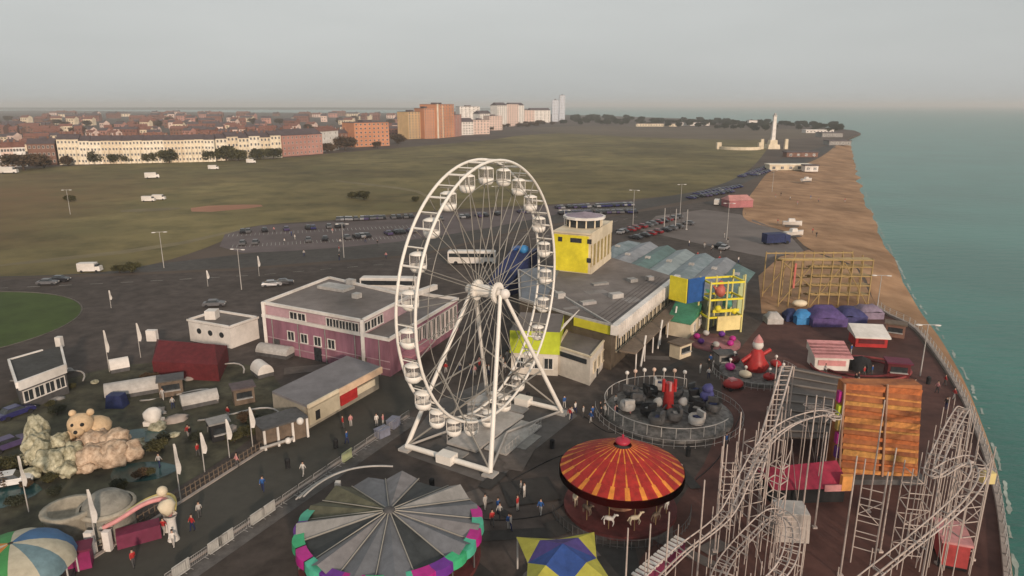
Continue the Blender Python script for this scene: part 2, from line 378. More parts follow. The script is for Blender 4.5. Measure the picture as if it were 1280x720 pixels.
# haze
hz = bpy.data.materials.new('haze_air'); hz.use_nodes = True; n = hz.node_tree.nodes; l = hz.node_tree.links
n.remove(n['Principled BSDF']); pv = n.new('ShaderNodeVolumePrincipled'); pv.inputs['Density'].default_value = HAZE
pv.inputs['Color'].default_value = (.97, .98, .97, 1); pv.inputs['Anisotropy'].default_value = .1; l.new(pv.outputs[0], n['Material Output'].inputs['Volume'])
mb = MB().box((0, 11000, 36), (54000, 32000, 82)); hzo = tag(mb.build('haze', hz), kind='stuff'); hzo['label'] = 'thin grey evening haze over the town and sea'; hzo['category'] = 'haze'
# ================================================================== FAR TOWN
window_me = None
def make_window(parent, loc, w_, h_, rz, m=None):
    "a window: pane set in a pale frame; mesh shared through a cache"
    key = (round(w_, 2), round(h_, 2), m.name if m else '')
    if key not in KIDS:
        b = MB().box((0, .02, 0), (w_, .12, h_), 0, 1)
        b.box((0, 0, h_/2+.06), (w_+.25, .22, .12), 0, 0).box((0, -.02, -h_/2-.06), (w_+.3, .3, .12), 0, 0)
        b.box((-w_/2-.06, 0, 0), (.12, .2, h_), 0, 0).box((w_/2+.06, 0, 0), (.12, .2, h_), 0, 0).box((0, -.03, 0), (.07, .1, h_-.02), 0, 0)
        o = b.build('window', [m or white, glass]); KIDS[key] = o.data
        o.parent = parent; o.location = loc; o.rotation_euler.z = rz; return o
    o = bpy.data.objects.new('window', KIDS[key]); COL.objects.link(o); o.parent = parent; o.location = loc; o.rotation_euler.z = rz; return o
def facade(name, label, cat, p0, p1, h, depth, wm, rm, floors, cols, group=None, roof='gable', win=True, chim=2, wsize=(1.1, 1.6), bay=False):
    "building whose front runs p0 -> p1 on the ground and faces the camera side; the rest of it lies behind"
    p0 = Vector(p0); p1 = Vector(p1); Lh = (p1-p0).length; ang = math.atan2(p1.y-p0.y, p1.x-p0.x)
    t = thing(name, label, cat, (p0.x, p0.y, 0), ang, group)
    MB().box((Lh/2, depth/2, h/2), (Lh, depth, h)).build('wall', wm, t)
    r_ = MB()
    if roof == 'gable':
        k = depth*.28
        vs = [(-.3, -.4, h), (Lh+.3, -.4, h), (Lh+.3, depth/2, h+k), (-.3, depth/2, h+k), (-.3, depth+.4, h), (Lh+.3, depth+.4, h)]
        r_.add(vs, [(0, 1, 2, 3), (3, 2, 5, 4), (0, 3, 4), (1, 5, 2)])
    else:
        k = 0; r_.box((Lh/2, depth/2, h+.15), (Lh+.5, depth+.5, .3)); r_.box((Lh*.5, depth*.55, h+1.2), (Lh*.25, depth*.4, 1.8))
    ro = r_.build('roof', rm, t)
    for i in range(chim):
        MB().box((Lh*(i+.5)/chim if chim > 1 else Lh*.95, depth/2, h+k+.7), (1.2, .9, 1.6)).build('chimney', brick, ro)
    if bay:
        for i in range(bay):
            x = Lh*(i+.5)/bay
            MB().prism([(x-1.7, -.02), (x-1.1, -1.1), (x+1.1, -1.1), (x+1.7, -.02)], 0, h*.72).build('bay', wm, t)
    if win:
        for f_ in range(floors):
            for c in range(cols):
                x = Lh*(c+.5)/cols; zc = h*(f_+.55)/floors
                dy = -.03
                if bay and zc+wsize[1]/2 < h*.72 and abs((x*bay/Lh) % 1-.5)*Lh/bay < 1.2: dy = -1.13
                make_window(t, (x, dy, zc), wsize[0], wsize[1], 0)
    return t
def row(px0, v0, px1, v1, n, **k):
    a, b_ = G(px0, v0), G(px1, v1)
    return [(a.lerp(b_, i/n), a.lerp(b_, (i+1)/n)) for i in range(n)]
creams = [mat('cream_stucco', (.80, .70, .54), .65, .1), mat('pale_cream_render', (.84, .76, .62), .65, .1), mat('warm_stucco', (.74, .62, .46), .7, .12)]
pinks = [mat('pinkish_stucco', (.72, .55, .48), .7, .08), mat('white_stucco', (.78, .74, .70), .65, .06)]
for i, (a, b_) in enumerate(row(75, 206, 270, 202, 15)):
    h = 15.5+random.uniform(-.25, .25)+(1.3 if i in (0, 1) else 0)
    facade('terraced_house', 'four storey cream stucco house in the long terrace behind the round trees', 'house', a, b_, h, 12, creams[(i*7//2) % 3], slate, 4, 3, 'houses of the long cream terrace', bay=1, wsize=(.9, 1.35))
for i, (a, b_) in enumerate(row(272, 201, 353, 197, 6)):
    facade('terraced_house', 'tall cream gabled house at the right end of the long terrace', 'house', a, b_, 15.5+1.2*(i % 2), 12, creams[(i+1) % 3], slate, 4, 3, 'gabled houses ending the cream terrace', bay=1)
for i, (a, b_) in enumerate(row(-60, 212, 35, 208, 6)):
    facade('terraced_house', 'pinkish white terraced house at the far left beyond the brown tree', 'house', a, b_, 12.5, 11, pinks[i % 2], tile, 3, 4, 'pinkish white houses at the far left', bay=1)
facade('villa', 'brown brick villa in the gap between the white and the cream terrace', 'house', G(38, 207), G(72, 206), 14, 12, brick, slate, 3, 6)
pinkb = mat('dusky_pink_brick', (.46, .24, .20), .8, .12, scale=.3)
facade('apartment_block', 'long dusky pink apartment block beside the cream terrace', 'apartment block', G(354, 196), G(404, 192), 16, 16, pinkb, slate, 4, 10, chim=3)
facade('villa', 'white gabled house against the end of the pink apartment block', 'house', G(403, 190), G(424, 187), 17, 12, pinks[1], tile, 4, 3)
orangeb = mat('orange_brick', (.60, .27, .15), .8, .12, scale=.2)
facade('apartment_block', 'square orange brick apartment block standing alone behind the common', 'apartment block', G(444, 184), G(487, 182), 22.5, 22, orangeb, slate, 6, 8, roof='flat', chim=0, wsize=(1.8, 1.5))
facade('villa', 'dark brick house between the white house and the orange block', 'house', G(426, 184), G(441, 183), 13, 12, brick, slate, 3, 3)
facade('tower_block', 'yellowish left wing of the orange high-rise flats', 'tower block', G(511, 174), G(530, 173), 31, 18, mat('yellow_brick', (.62, .42, .22), .8, .12, scale=.2), slate, 10, 5, roof='flat', chim=0, wsize=(2.2, 1.4))
facade('tower_block', 'orange brick high-rise beside the yellowish wing', 'tower block', G(531, 173.5), G(544, 173), 35, 20, orangeb, slate, 11, 4, roof='flat', chim=0, wsize=(1.6, 1.4))
tt = facade('tower_block', 'tallest orange high-rise of flats with a pale vertical strip', 'tower block', G(546, 173), G(568, 171), 39.5, 22, orangeb, slate, 12, 6, roof='flat', chim=0, wsize=(1.8, 1.4))
MB().box((16, -.3, 19), (1.6, .5, 38)).build('stair_shaft', creams[2], tt)
MB().box((3.5, -.3, 20), (3.2, .5, 40)).build('stair_shaft', creams[1], tt)
facade('tower_block', 'lower reddish block stepping down at the right of the high-rise flats', 'tower block', G(569, 171), G(577, 170), 27, 18, pinkb, slate, 8, 2, roof='flat', chim=0, wsize=(1.8, 1.4))
for i, (u0, u1, v, h, c) in enumerate([(575, 592, 169, 17, 1), (592, 612, 168, 19, 0), (600, 614, 162, 25, 1), (612, 628, 163, 22, 0), (622, 634, 159, 38, 1), (634, 648, 158, 40, 0), (638, 655, 156, 38, 1), (650, 668, 155, 28, 0), (664, 688, 153.5, 27, 1), (575, 600, 160, 36, 1)]):
    facade('seafront_hotel', ['pinkish', 'white'][c]+' '+['low', 'mid-height', 'tall'][min(2, int(h/14))]+' seafront building in the row right of the high-rises', 'hotel', G(u0, v), G(u1, v-.4), h, 18, pinks[c], slate, max(4, int(h/3.3)), 5, 'seafront hotels beyond the high-rise flats', roof='flat' if i % 2 else 'gable', chim=0, wsize=(1.6, 1.6))
bw = mat('bluish_white_cladding', (.62, .66, .74), .5, .08)
facade('tower_block', 'distant bluish white tower, the shorter one on the skyline above the wheel', 'tower block', G(690, 152), G(698, 152), 50, 20, bw, slate, 14, 4, roof='flat', chim=0)
facade('tower_block', 'distant bluish white tower, the taller one on the skyline right of the wheel', 'tower block', G(699, 151), G(706, 151), 62, 20, bw, slate, 16, 4, roof='flat', chim=0)
# houses of the town behind: individual, small
def small_house(i):
    wmat = [brick, pinks[0], creams[2], tile, pinkb][i % 5]; W_ = [9, 14, 22][i % 3]; D_ = 9; h = [6, 8, 9][i//3 % 3]; k = 3
    t = thing('town_house', '', 'house')
    mb = MB().box((0, 0, h/2), (W_, D_, h)); mb.add([(-W_/2, -D_/2, h), (-W_/2, D_/2, h), (-W_/2, 0, h+k), (W_/2, -D_/2, h), (W_/2, D_/2, h), (W_/2, 0, h+k)], [(0, 2, 1), (3, 4, 5)])
    for x in range(int(W_//4)):
        for f_ in range(2): mb.box((-W_/2+2.2+x*4, -D_/2-.02, h*(.28+.45*f_)), (1.5, .1, 1.5), 0, 1)
    mb.build('wall', [wmat, glass], t)
    MB().add([(-W_/2-.3, -D_/2-.4, h-.1), (W_/2+.3, -D_/2-.4, h-.1), (W_/2+.3, 0, h+k), (-W_/2-.3, 0, h+k), (-W_/2-.3, D_/2+.4, h-.1), (W_/2+.3, D_/2+.4, h-.1)], [(0, 1, 2, 3), (3, 2, 5, 4)]).box((W_*.3, 0, h+k+.2), (1.2, .8, 1.8)).build('roof', [slate, tile][i % 2], t)
    return t
protos = [small_house(i) for i in range(9)]; used = [False]*9; cnt = 0
names = ['brown brick', 'pinkish', 'cream', 'red tile hung', 'dusky pink']
rr = random.Random(3)
while cnt < 270:
    v = rr.uniform(144, 172) if cnt % 3 else rr.uniform(160, 190); u = rr.uniform(-60, 600)
    vt = 196 if u < 410 else (176 if u < 520 else 158)
    if v > vt-6: continue
    p = G(u, v); k = rr.randrange(9)
    lab = names[k % 5]+' house among the roofs of the town behind the terraces'; grp = 'houses of the town behind the terraces'
    s_ = 1+max(0, (p.y-900)/1500); rz = rr.uniform(-.5, .5)
    if not used[k]: o = protos[k]; o.location = p; o.rotation_euler.z = rz; tag(o, lab, None, grp); o.scale = (s_, s_, min(s_, 1.6)); used[k] = True
    else: dup(protos[k], p, rz, lab, grp, (s_, s_, min(s_, 1.6)))
    cnt += 1
# ------------------------------------------------------------------ trees
def crown_mesh(seed, n=2600, leaf=.5, sq=.9, clumps=16):
    rg = random.Random(seed); mb = MB(); cl = []
    for i in range(clumps):
        t = rg.uniform(0, 6.28); q = rg.uniform(.1, .62); cl.append((Vector((math.cos(t)*q, math.sin(t)*q, rg.uniform(-.5, .35)*sq)), rg.uniform(.34, .5)))
    for i in range(n):
        c, cr = rg.choice(cl); dv = Vector((rg.gauss(0, 1), rg.gauss(0, 1), rg.gauss(0, 1))).normalized()*cr*rg.uniform(.6, 1.08)
        p = c+Vector((dv.x, dv.y, dv.z*.8)); e = Vector((rg.gauss(0, 1), rg.gauss(0, 1), rg.gauss(0, 1))).normalized(); f_ = e.cross(Vector((rg.gauss(0, 1), rg.gauss(0, 1), rg.gauss(0, 1)))).normalized()
        s_ = leaf*rg.uniform(.08, .2)
        mb.add([p-e*s_, p+f_*s_*.7, p+e*s_, p-f_*s_*.7], [(0, 1, 2, 3)])
    return mb
def trunk_mesh(seed):
    rg = random.Random(seed); mb = MB().tube((0, 0, -1.3), (0, 0, -.45), .075, 7, 0, .05)
    for i in range(5):
        t = i*1.26+rg.uniform(-.3, .3); mb.tube((0, 0, -.55+.05*i), (math.cos(t)*.45, math.sin(t)*.45, .05+.1*rg.random()), .035, 5, 0, .01)
    return mb
TR = {}
def tree(name, label, p, rad, mleaf, key, group=None, sq=.75, hgt=1.0):
    t = thing(name, label, 'tree', (p.x, p.y, 0), random.uniform(0, 6), group)
    k = (key, mleaf.name)
    if k not in TR:
        c = crown_mesh(key, sq=sq).build('crown', mleaf, t); tr = trunk_mesh(key).build('trunk', bark, t); TR[k] = (c.data, tr.data)
    else:
        c = bpy.data.objects.new('crown', TR[k][0]); tr = bpy.data.objects.new('trunk', TR[k][1])
        for q in (c, tr): COL.objects.link(q); q.parent = t
    for q in (c, tr): q.scale = (rad, rad, rad*hgt); q.location = (0, 0, rad*hgt*.82)
    return t
specs = [(30, 212, 17, foil_b, 'wide reddish brown tree at the left in front of the white terrace'), (55, 209, 9, foil_b, 'small brown tree beside the wide one at the left'),
 (85, 206, 7.5, foil_b, 'low brown tree at the left end of the cream terrace'), (118, 204, 9.5, foil, 'round dark tree, second along the cream terrace'), (146, 203.5, 7.5, foil, 'left tree of the close pair below the cream terrace middle'), (159, 203, 7, foil, 'right tree of the close pair below the cream terrace middle'),
 (187, 202.5, 8.5, foil, 'round tree left of the taller one before the terrace'), (212, 202.5, 10, foil, 'taller round tree before the terrace middle'), (265, 201, 9, foil, 'leftmost tree of the dense group before the gabled houses'), (283, 200, 12, foil, 'big tree in the dense group before the gabled houses'), (298, 200, 9, foil, 'right-hand tree of the dense group before the gabled houses'),
 (322, 199, 9, foil, 'tree standing before the right gabled houses'), (342, 198, 9, foil, 'tree beside the end house of the gabled row'), (410, 190, 9, foil_b, 'brown tree in front of the white gabled house'), (432, 187, 14, foil_b, 'broad dark tree left of the orange block'), (498, 179, 11, foil_b, 'dark tree between the orange block and the high-rises'), (472, 184.5, 7, foil_b, 'low tree at the foot of the orange block')]
for i, (u, v, rad, ml, lab) in enumerate(specs):
    tree('tree', lab, G(u, v+1), rad*.78, ml, i % 4, hgt=.85 if i else .55)
for i, (u, v, rad, lab) in enumerate([(455, 250, 3.5, 'dark bush on the grass left of the wheel top'), (440, 248, 2.6, 'smaller dark bush on the grass left of the wheel'), (88, 252, 2.6, 'dark bush beside the stake on the left common'), (165, 340, 2.2, 'dark low bush by the road behind the white posts'), (150, 341, 1.8, 'small dark bush at the edge of the road on the left'), (520, 252, 2, 'little bush at the left foot of the car park')]):
    tree('bush', lab, G(u, v), rad, foil, i % 4, hgt=.8)
# trees of the headland and along the far edge of the common
rr = random.Random(11); cnt = 0
for i in range(150):
    u = rr.uniform(690, 1050); f_ = (u-690)/360; v = 146+f_*12+rr.uniform(0, 5)+(4 if rr.random() < .3 else 0)
    p = G(u, v); k = i % 4
    tree('tree', 'dark tree in the belt of trees along the far headland', p, p.y*.0048+rr.uniform(0, 3), foil_d, k, 'trees along the far headland', hgt=.8)
for i in range(34):
    u = rr.uniform(585, 700); v = 163-(u-585)*.085+rr.uniform(-1.5, 2.5); p = G(u, v)
    tree('tree', 'reddish brown tree below the white seafront hotels', p, p.y*.0048, foil_b, i % 4, 'brown trees below the seafront hotels', hgt=.7)
for i in range(60):
    u = rr.uniform(-40, 560); v = rr.uniform(150, 172); p = G(u, v)
    tree('tree', 'brownish tree between the roofs of the town', p, p.y*.006+2, foil_b, i % 4, 'trees between the roofs of the town', hgt=.8)
# low buildings on the headland, memorial, castle
def block(name, label, cat, u, v, wd, h, dp, m, rm=None, group=None):
    p = G(u, v); t = thing(name, label, cat, (p.x, p.y, 0), 0, group)
    MB().box((0, 0, h/2), (wd, dp, h)).build('wall', m, t); MB().box((0, 0, h+.3), (wd+1, dp+1, .6)).build('roof', rm or slate, t)
    n_ = max(2, int(wd/5))
    for i in range(n_): make_window(t, (-wd/2+wd*(i+.5)/n_, -dp/2-.03, h*.5), 1.8, 1.6, 0)
    return t
block('low_building', 'long pale low building at the foot of the headland trees', 'building', 820, 158, 75, 5, 12, cream)
block('low_building', 'bright white low building right of the long pale one', 'building', 868, 157, 55, 6, 12, white)
block('low_building', 'white house among the headland trees left of the memorial', 'building', 940, 157, 16, 10, 10, white)
block('low_building', 'white roofed pavilion at the right of the headland', 'building', 1022, 166, 40, 4, 14, white, white)
block('low_building', 'grey low castle keep near the tip of the headland', 'castle', 1036, 171, 26, 5, 20, grey)
block('low_building', 'small white kiosk on the far beach edge', 'kiosk', 1012, 214, 8, 3.4, 5, white)
block('low_building', 'pale cafe on the shingle left of the white kiosk', 'cafe', 985, 212, 26, 3, 8, cream, creams[1])
block('low_building', 'brown shelter on the far sea front', 'shelter', 1000, 196, 24, 3.5, 8, brick)
block('low_building', 'dark aquarium building at the near side of the headland tip', 'building', 1046, 181, 22, 4, 14, grey)
p = G(965, 186); mt = thing('memorial', 'tall white stone memorial column with a stepped base on the sea front', 'monument', (p.x, p.y, 0))
MB().box((0, 0, 2), (11, 11, 4), 0, 0, .9).box((0, 0, 6), (7, 7, 4), 0, 0, .9).build('base', cream, mt)
MB().box((0, 0, 18.5), (3.4, 3.4, 21), 0, 0, .75).build('shaft', white, mt); MB().ball((0, 0, 30.6), 1.3, 10).box((0, 0, 29.3), (3.2, 3.2, .8)).build('finial', steel, mt)
for s_ in (-1, 1): MB().box((s_*11, -4, 4.5), (3, 3, 9), 0, 0, .8).build('buttress', cream, mt)
p = G(930, 187.5); en = thing('memorial_enclosure', 'low curved pale stone wall left of the memorial column', 'wall', (p.x, p.y, 0))
MB().lathe((0, 14, 0), [(19, 0), (19, 2.6), (18, 2.6), (18, 0)], 24, 0, False, math.pi, 2*math.pi).build('wall', cream, en)
for s_ in (-1, 1): MB().box((s_*19, 13, 3), (4, 4, 6)).build('pavilion', cream, en)
def Z(v, y):
    "height of something seen at image row v when it stands y metres ahead"
    return CAM_H-y*math.tan(PITCH+math.atan((v-360)/F))
def P2(u, v, z=0): p = G(u, v, z); return (p.x, p.y)
def link(name, me, parent, loc=(0, 0, 0), rz=0, sc_=None):
    o = bpy.data.objects.new(name, me); COL.objects.link(o); o.parent = parent; o.location = loc; o.rotation_euler.z = rz
    if sc_: o.scale = sc_
    return o
def rod(name, parent, a, b, me, r):
    "unit cylinder mesh stretched from a to b"
    a = Vector(a); b = Vector(b); o = bpy.data.objects.new(name, me); COL.objects.link(o); o.parent = parent
    o.location = a; o.rotation_mode = 'QUATERNION'; o.rotation_quaternion = (b-a).to_track_quat('Z', 'Y'); o.scale = (r, r, (b-a).length); return o
def unit_cyl(m, n=6):
    k = ('cyl', m.name, n)
    if k not in KIDS:
        me = bpy.data.meshes.new('rod'); b = MB().tube((0, 0, 0), (0, 0, 1), 1, n); me.from_pydata(b.v, [], b.f); me.materials.append(m)
        me.polygons.foreach_set('use_smooth', b.sm); KIDS[k] = me
    return KIDS[k]
# ================================================================== OBSERVATION WHEEL
W_ = thing('ferris_wheel', 'tall white observation wheel with closed gondolas in the middle of the fairground', 'ferris wheel', (-2.9, 77.7, 0), R(60))
HZ, RW, HY = 17.9, 15.15, 1.2
for s_ in (-1, 1):
    MB().path([(RW*math.cos(i*math.pi/48), s_*HY, HZ+RW*math.sin(i*math.pi/48)) for i in range(96)], .165, 7, closed=True).build('rim', wheelw, W_)
    MB().path([((RW-2.2)*math.cos(i*math.pi/48), s_*HY*.9, HZ+(RW-2.2)*math.sin(i*math.pi/48)) for i in range(96)], .045, 5, closed=True).build('inner_ring', spokem, W_)
for i in range(24):
    t = 2*math.pi*(i+.5)/24; c, s__ = math.cos(t), math.sin(t)
    for s_ in (-1, 1):
        rod('spoke', W_, (c*1.0, s_*1.35, HZ+s__*1.0), (c*RW, s_*HY, HZ+s__*RW), unit_cyl(spokem), .055)
    rod('crossbar', W_, (c*RW, -HY, HZ+s__*RW), (c*RW, HY, HZ+s__*RW), unit_cyl(wheelw), .12)
    t2 = t+math.pi/24
    rod('crossbar', W_, (math.cos(t2)*(RW-.05), -HY, HZ+math.sin(t2)*(RW-.05)), (math.cos(t2)*(RW-.05), HY, HZ+math.sin(t2)*(RW-.05)), unit_cyl(wheelw), .07)
hub = MB().tube((0, -1.55, HZ), (0, 1.55, HZ), .75, 16).tube((0, -1.55, HZ), (0, -1.25, HZ), 1.25, 20).tube((0, 1.25, HZ), (0, 1.55, HZ), 1.25, 20).build('hub', wheelw, W_)
MB().tube((0, -2.4, HZ), (0, 2.4, HZ), .38, 12).build('axle', white, W_)
for s_ in (-1, 1):
    MB().ball((0, s_*2.4, HZ), .62, 12).build('hub_cap', white, W_)
    for q in (-1, 1):
        lg = MB().tube((q*.35, s_*2.0, HZ-.1), (q*8.9, s_*5.75, .35), .22, 10, 0, .28).build('leg', wheelw, W_)
        MB().box((q*8.9, s_*5.75, .16), (1.4, 1.4, .3)).build('foot_plate', lgrey, lg)
    rod('brace', W_, (-5.6, s_*4.3, 6.9), (5.6, s_*4.3, 6.9), unit_cyl(spokem), .11)
for q in (-1, 1):
    MB().tube((q*8.9, -5.75, .55), (q*8.9, 5.75, .55), .32, 8).box((q*8.9, 0, .6), (1.5, 2.0, 1.0)).build('base_beam', wheelw, W_)
    rod('brace', W_, (q*8.9, -5.75, .6), (q*4.6, 3.9, 9.0), unit_cyl(spokem), .12); rod('brace', W_, (q*8.9, 5.75, .6), (q*4.6, -3.9, 9.0), unit_cyl(spokem), .12)
    for s_ in (-1, 1): rod('base_strut', W_, (q*8.9, s_*5.75, .5), (0, s_*2.6, .5), unit_cyl(lgrey), .16)
# gondolas hang upright
def gondola_parts(parent):
    r = MB().lathe((0, 0, 0), [(0.01, -.35), (.55, -.42), (1.0, -.62), (1.02, -.70), (.01, -.70)], 14).build('canopy', wheelw, parent)
    tb = MB().lathe((0, 0, 0), [(1.0, -1.85), (1.05, -1.9), (1.0, -2.35), (.72, -2.68), (.01, -2.74)], 14).lathe((0, 0, 0), [(1.0, -1.85), (.9, -1.85), (.85, -2.35), (.01, -2.4)], 14).build('tub', wheelw, parent)
    gl = MB().lathe((0, 0, 0), [(.93, -.68), (.96, -1.88)], 14).build('window', glass_t, parent)
    hg = MB().tube((0, -HY, 0), (0, HY, 0), .07, 6).tube((0, 0, 0), (0, 0, -.4), .12, 6).build('hanger', spokem, parent)
    ps = MB()
    for i in range(4):
        t = math.pi/4+i*math.pi/2; ps.tube((math.cos(t)*.98, math.sin(t)*.98, -.66), (math.cos(t)*1.0, math.sin(t)*1.0, -1.9), .05, 5)
    ps.build('frame', wheelw, parent)
glass_t = bpy.data.materials.new('gondola_glass'); glass_t.use_nodes = True
bb = glass_t.node_tree.nodes['Principled BSDF']; bb.inputs['Base Color'].default_value = (.35, .33, .32, 1); bb.inputs['Roughness'].default_value = .12; bb.inputs['Alpha'].default_value = .22
RG = RW-.35; g0 = None
for i in range(24):
    t = 2*math.pi*i/24; pos = (math.cos(t)*RG, 0, HZ+math.sin(t)*RG)
    g = bpy.data.objects.new('gondola', None); COL.objects.link(g); g.parent = W_; g.location = pos; g.scale = (.8, .85, .88)
    if g0 is None: gondola_parts(g); g0 = g
    else:
        for ch in g0.children: q = ch.copy(); COL.objects.link(q); q.parent = g
pl = thing('boarding_platform', 'grey metal boarding deck with railings and steps under the big wheel', 'platform', (-3.1, 77.7, 0), R(59))
MB().box((0, 0, .28), (11, 4.2, .3)).box((0, -3.9, .22), (8.6, 3.0, .2)).build('deck', lgrey, pl)
MB().box((-7.0, 0, .2), (1.8, 3, .2)).build('step', grey, pl); MB().box((0, -6.0, .12), (4, 1.2, .16)).build('step', grey, pl); MB().box((7.0, 0, .2), (1.8, 3, .2)).build('step', grey, pl)
MB().box((2.8, 3.2, 1.1), (2.4, 1.6, 2.2)).box((2.8, 3.2, 2.28), (2.9, 2.1, .15)).build('control_cabin', [lgrey], pl)
for yy, x0, x1 in ((-5.3, -4.2, -1.2), (-5.3, 1.2, 4.2), (2.1, -5.4, 1.2)):
    m_ = MB().path([(x0, yy, 1.3), (x1, yy, 1.3)], .035, 5).path([(x0, yy, .8), (x1, yy, .8)], .03, 5)
    for k in range(5): m_.tube((x0+(x1-x0)*k/4, yy, .3), (x0+(x1-x0)*k/4, yy, 1.3), .04, 5)
    m_.build('railing', lgrey, pl)
sheet('wheel_base_slab', [P2(500, 566), P2(614, 606), P2(722, 520), P2(700, 505), P2(604, 478), P2(548, 500)], .03, mat('pale_paving', (.12, .11, .105), .85, .2, scale=.6))
# ================================================================== PURPLE BUILDING
def wallbuild(mb_, poly, z0, z1, mi=0): mb_.prism(poly, z0, z1, mi, top=False)
def parapet(poly, z, hgt, th, m, parent, name='parapet'):
    mb_ = MB(); n_ = len(poly)
    for i in range(n_):
        a = Vector(poly[i]); b_ = Vector(poly[(i+1) % n_]); dd = b_-a; c = (a+b_)/2
        mb_.box((c.x, c.y, z+hgt/2), (dd.length+th*.9, th, hgt), math.atan2(dd.y, dd.x))
    return mb_.build(name, m, parent)
def wins(parent, a, b_, zc, n_, w_, h_, out=.04, t0=.05, t1=.95, m=None):
    a = Vector(a); b_ = Vector(b_); dd = (b_-a); rz = math.atan2(dd.y, dd.x); nn = Vector((dd.y, -dd.x)).normalized()
    for i in range(n_):
        t = t0+(t1-t0)*((i+.5)/n_); q = a+dd*t+nn*out
        make_window(parent, (q.x, q.y, zc), w_, h_, rz, m)
pb = thing('amusement_hall', 'purple rendered two storey hall with white roof edge left of the wheel', 'building')
A_l, A_c, A_r, A_b = Vector((-40.6, 107.2)), Vector((-18.0, 95.2)), Vector((-9.6, 117.0)), Vector((-32.6, 128))
dirf = (A_c-A_l).normalized()
low = [A_l, A_c, A_r, A_b]
M_ = MB().prism(low, 0, 5.7, 0, top=False); M_.build('wall', purple_w, pb)
MB().prism([A_l*.99+A_b*.01, A_c, A_r, A_b], 5.5, 5.6).build('lower_roof', roofg, pb)
parapet(low, 5.6, .5, .35, white, pb)
U_c = A_l+dirf*20.6; back = (A_b-A_l)*.82
up = [A_l+Vector((.2, .25)), U_c+Vector((0, .25)), U_c+back*.8, A_l+back]
MB().prism(up, 5.6, 7.7, 0, top=False).build('upper_wall', mat('mauve_render', (.46, .30, .33), .75, .12), pb)
MB().prism(up, 7.55, 7.75).build('upper_roof', roofg, pb); parapet(up, 7.7, .45, .4, white, pb)
wins(pb, A_l, A_c, 3.3, 4, 1.3, 1.4, t0=.18, t1=.62); wins(pb, up[0], up[1], 6.7, 2, 1.5, 1.1, t0=.28, t1=.45, m=white)
wins(pb, up[0], up[1], 6.7, 5, 1.2, 1.3, t0=.66, t1=.97); wins(pb, up[1], up[2], 6.7, 3, 1.5, 1.3, t0=.03, t1=.4)
wins(pb, A_c, A_r, 3.1, 9, 1.0, 3.6, t0=.35, t1=.98)
MB().box((U_c.x+.1, U_c.y-.02, 4.0), (.55, .55, 8.0)).box((A_l.x+.3, A_l.y-.2, 4.0), (.5, .5, 8.4)).build('corner_post', white, pb)
MB().box((-31, 117, 8.0), (6, 3, .5), R(-28)).box((-26, 111, 8.1), (1.2, 1.2, .9), R(-28)).box((-29, 120, 8.2), (1.6, 1, 1), R(-28)).build('roof_plant', lgrey, pb)
s_ = A_c+(A_r-A_c)*.3
MB().box((s_.x+.9, s_.y-1.2, 2.6), (8, 2.2, .3), math.atan2((A_r-A_c).y, (A_r-A_c).x)).build('awning', mat('pink_awning', (.45, .2, .24), .7, .2), pb)
MB().box((A_r.x-7, A_r.y+3, 6.3), (9, .9, .9), R(58)).build('roof_beam', white, pb)
# ================================================================== PIER COMPLEX
ph = thing('pier_building', 'large flat roofed pier building with slatted white fascia and yellow band right of the wheel', 'building')
A1, B1, C1, D1, E1, F1 = [Vector(P2(u, v, 7)) for u, v in ((765, 408), (843, 346), (765, 322), (648, 338), (650, 374), (717, 396))]
MB().prism([A1, B1, C1, D1, E1, F1], 0, 7, 0, top=False).build('wall', mat('brown_glazing', (.12, .095, .07), .5, .3, scale=.8), ph)
MB().prism([A1, B1, C1, D1, E1, F1], 6.9, 7.02).build('roof', roofg, ph)
parapet([D1, E1, F1, A1], 7.0, .35, .3, lgrey, ph)
dd = (B1-A1); rz = math.atan2(dd.y, dd.x); nn = Vector((dd.y, -dd.x)).normalized()
fa = MB(); c = (A1+B1)/2+nn*.5; fa.box((c.x, c.y, 6.6), (dd.length+1.2, 1.0, 1.5), rz)
nf = 34
for i in range(nf):
    q = A1+dd*((i+.5)/nf)+nn*1.12; fa.box((q.x, q.y, 6.3), (.22, .3, 2.2), rz)
fa.build('fascia', white, ph)
c = (A1+B1)/2+nn*.12; wins(ph, A1, B1, 3.6, 13, 1.7, 2.4, out=.05, m=cream)
c = (A1+B1)/2+nn*2.3; MB().box((c.x, c.y, 3.0), (dd.length*.95, 2.6, .25), rz).build('canopy', mat('brown_canopy', (.22, .17, .13), .7, .2), ph)
for i in range(8):
    q = A1+dd*((i+.4)/8)+nn*3.4; link('canopy_post', unit_cyl(white), ph, (q.x, q.y, 0), 0, (.12, .12, 3))
for i in range(3):
    q = A1+dd*(.18+.26*i)+nn*3.4; rod('sloping_strut', ph, (q.x, q.y, 4.2), (q.x-1.2, q.y-3.2, .3), unit_cyl(white), .18)
dd2 = A1-F1; c = (A1+F1)/2; n2 = Vector((dd2.y, -dd2.x)).normalized()
MB().box((c.x+n2.x*.1, c.y+n2.y*.1, 6.35), (dd2.length-.4, .25, 1.35), math.atan2(dd2.y, dd2.x)).build('yellow_band', mat('yellow_band', (.66, .60, .05), .55, .08), ph)
bl = mat('blue_grey_felt', (.17, .19, .22), .8, .2, scale=.5)
MB().prism([D1*.98+C1*.02, E1*.97+F1*.03, E1.lerp(F1, .45), D1.lerp(C1, .45)], 7.02, 7.12).build('roof_panel', bl, ph)
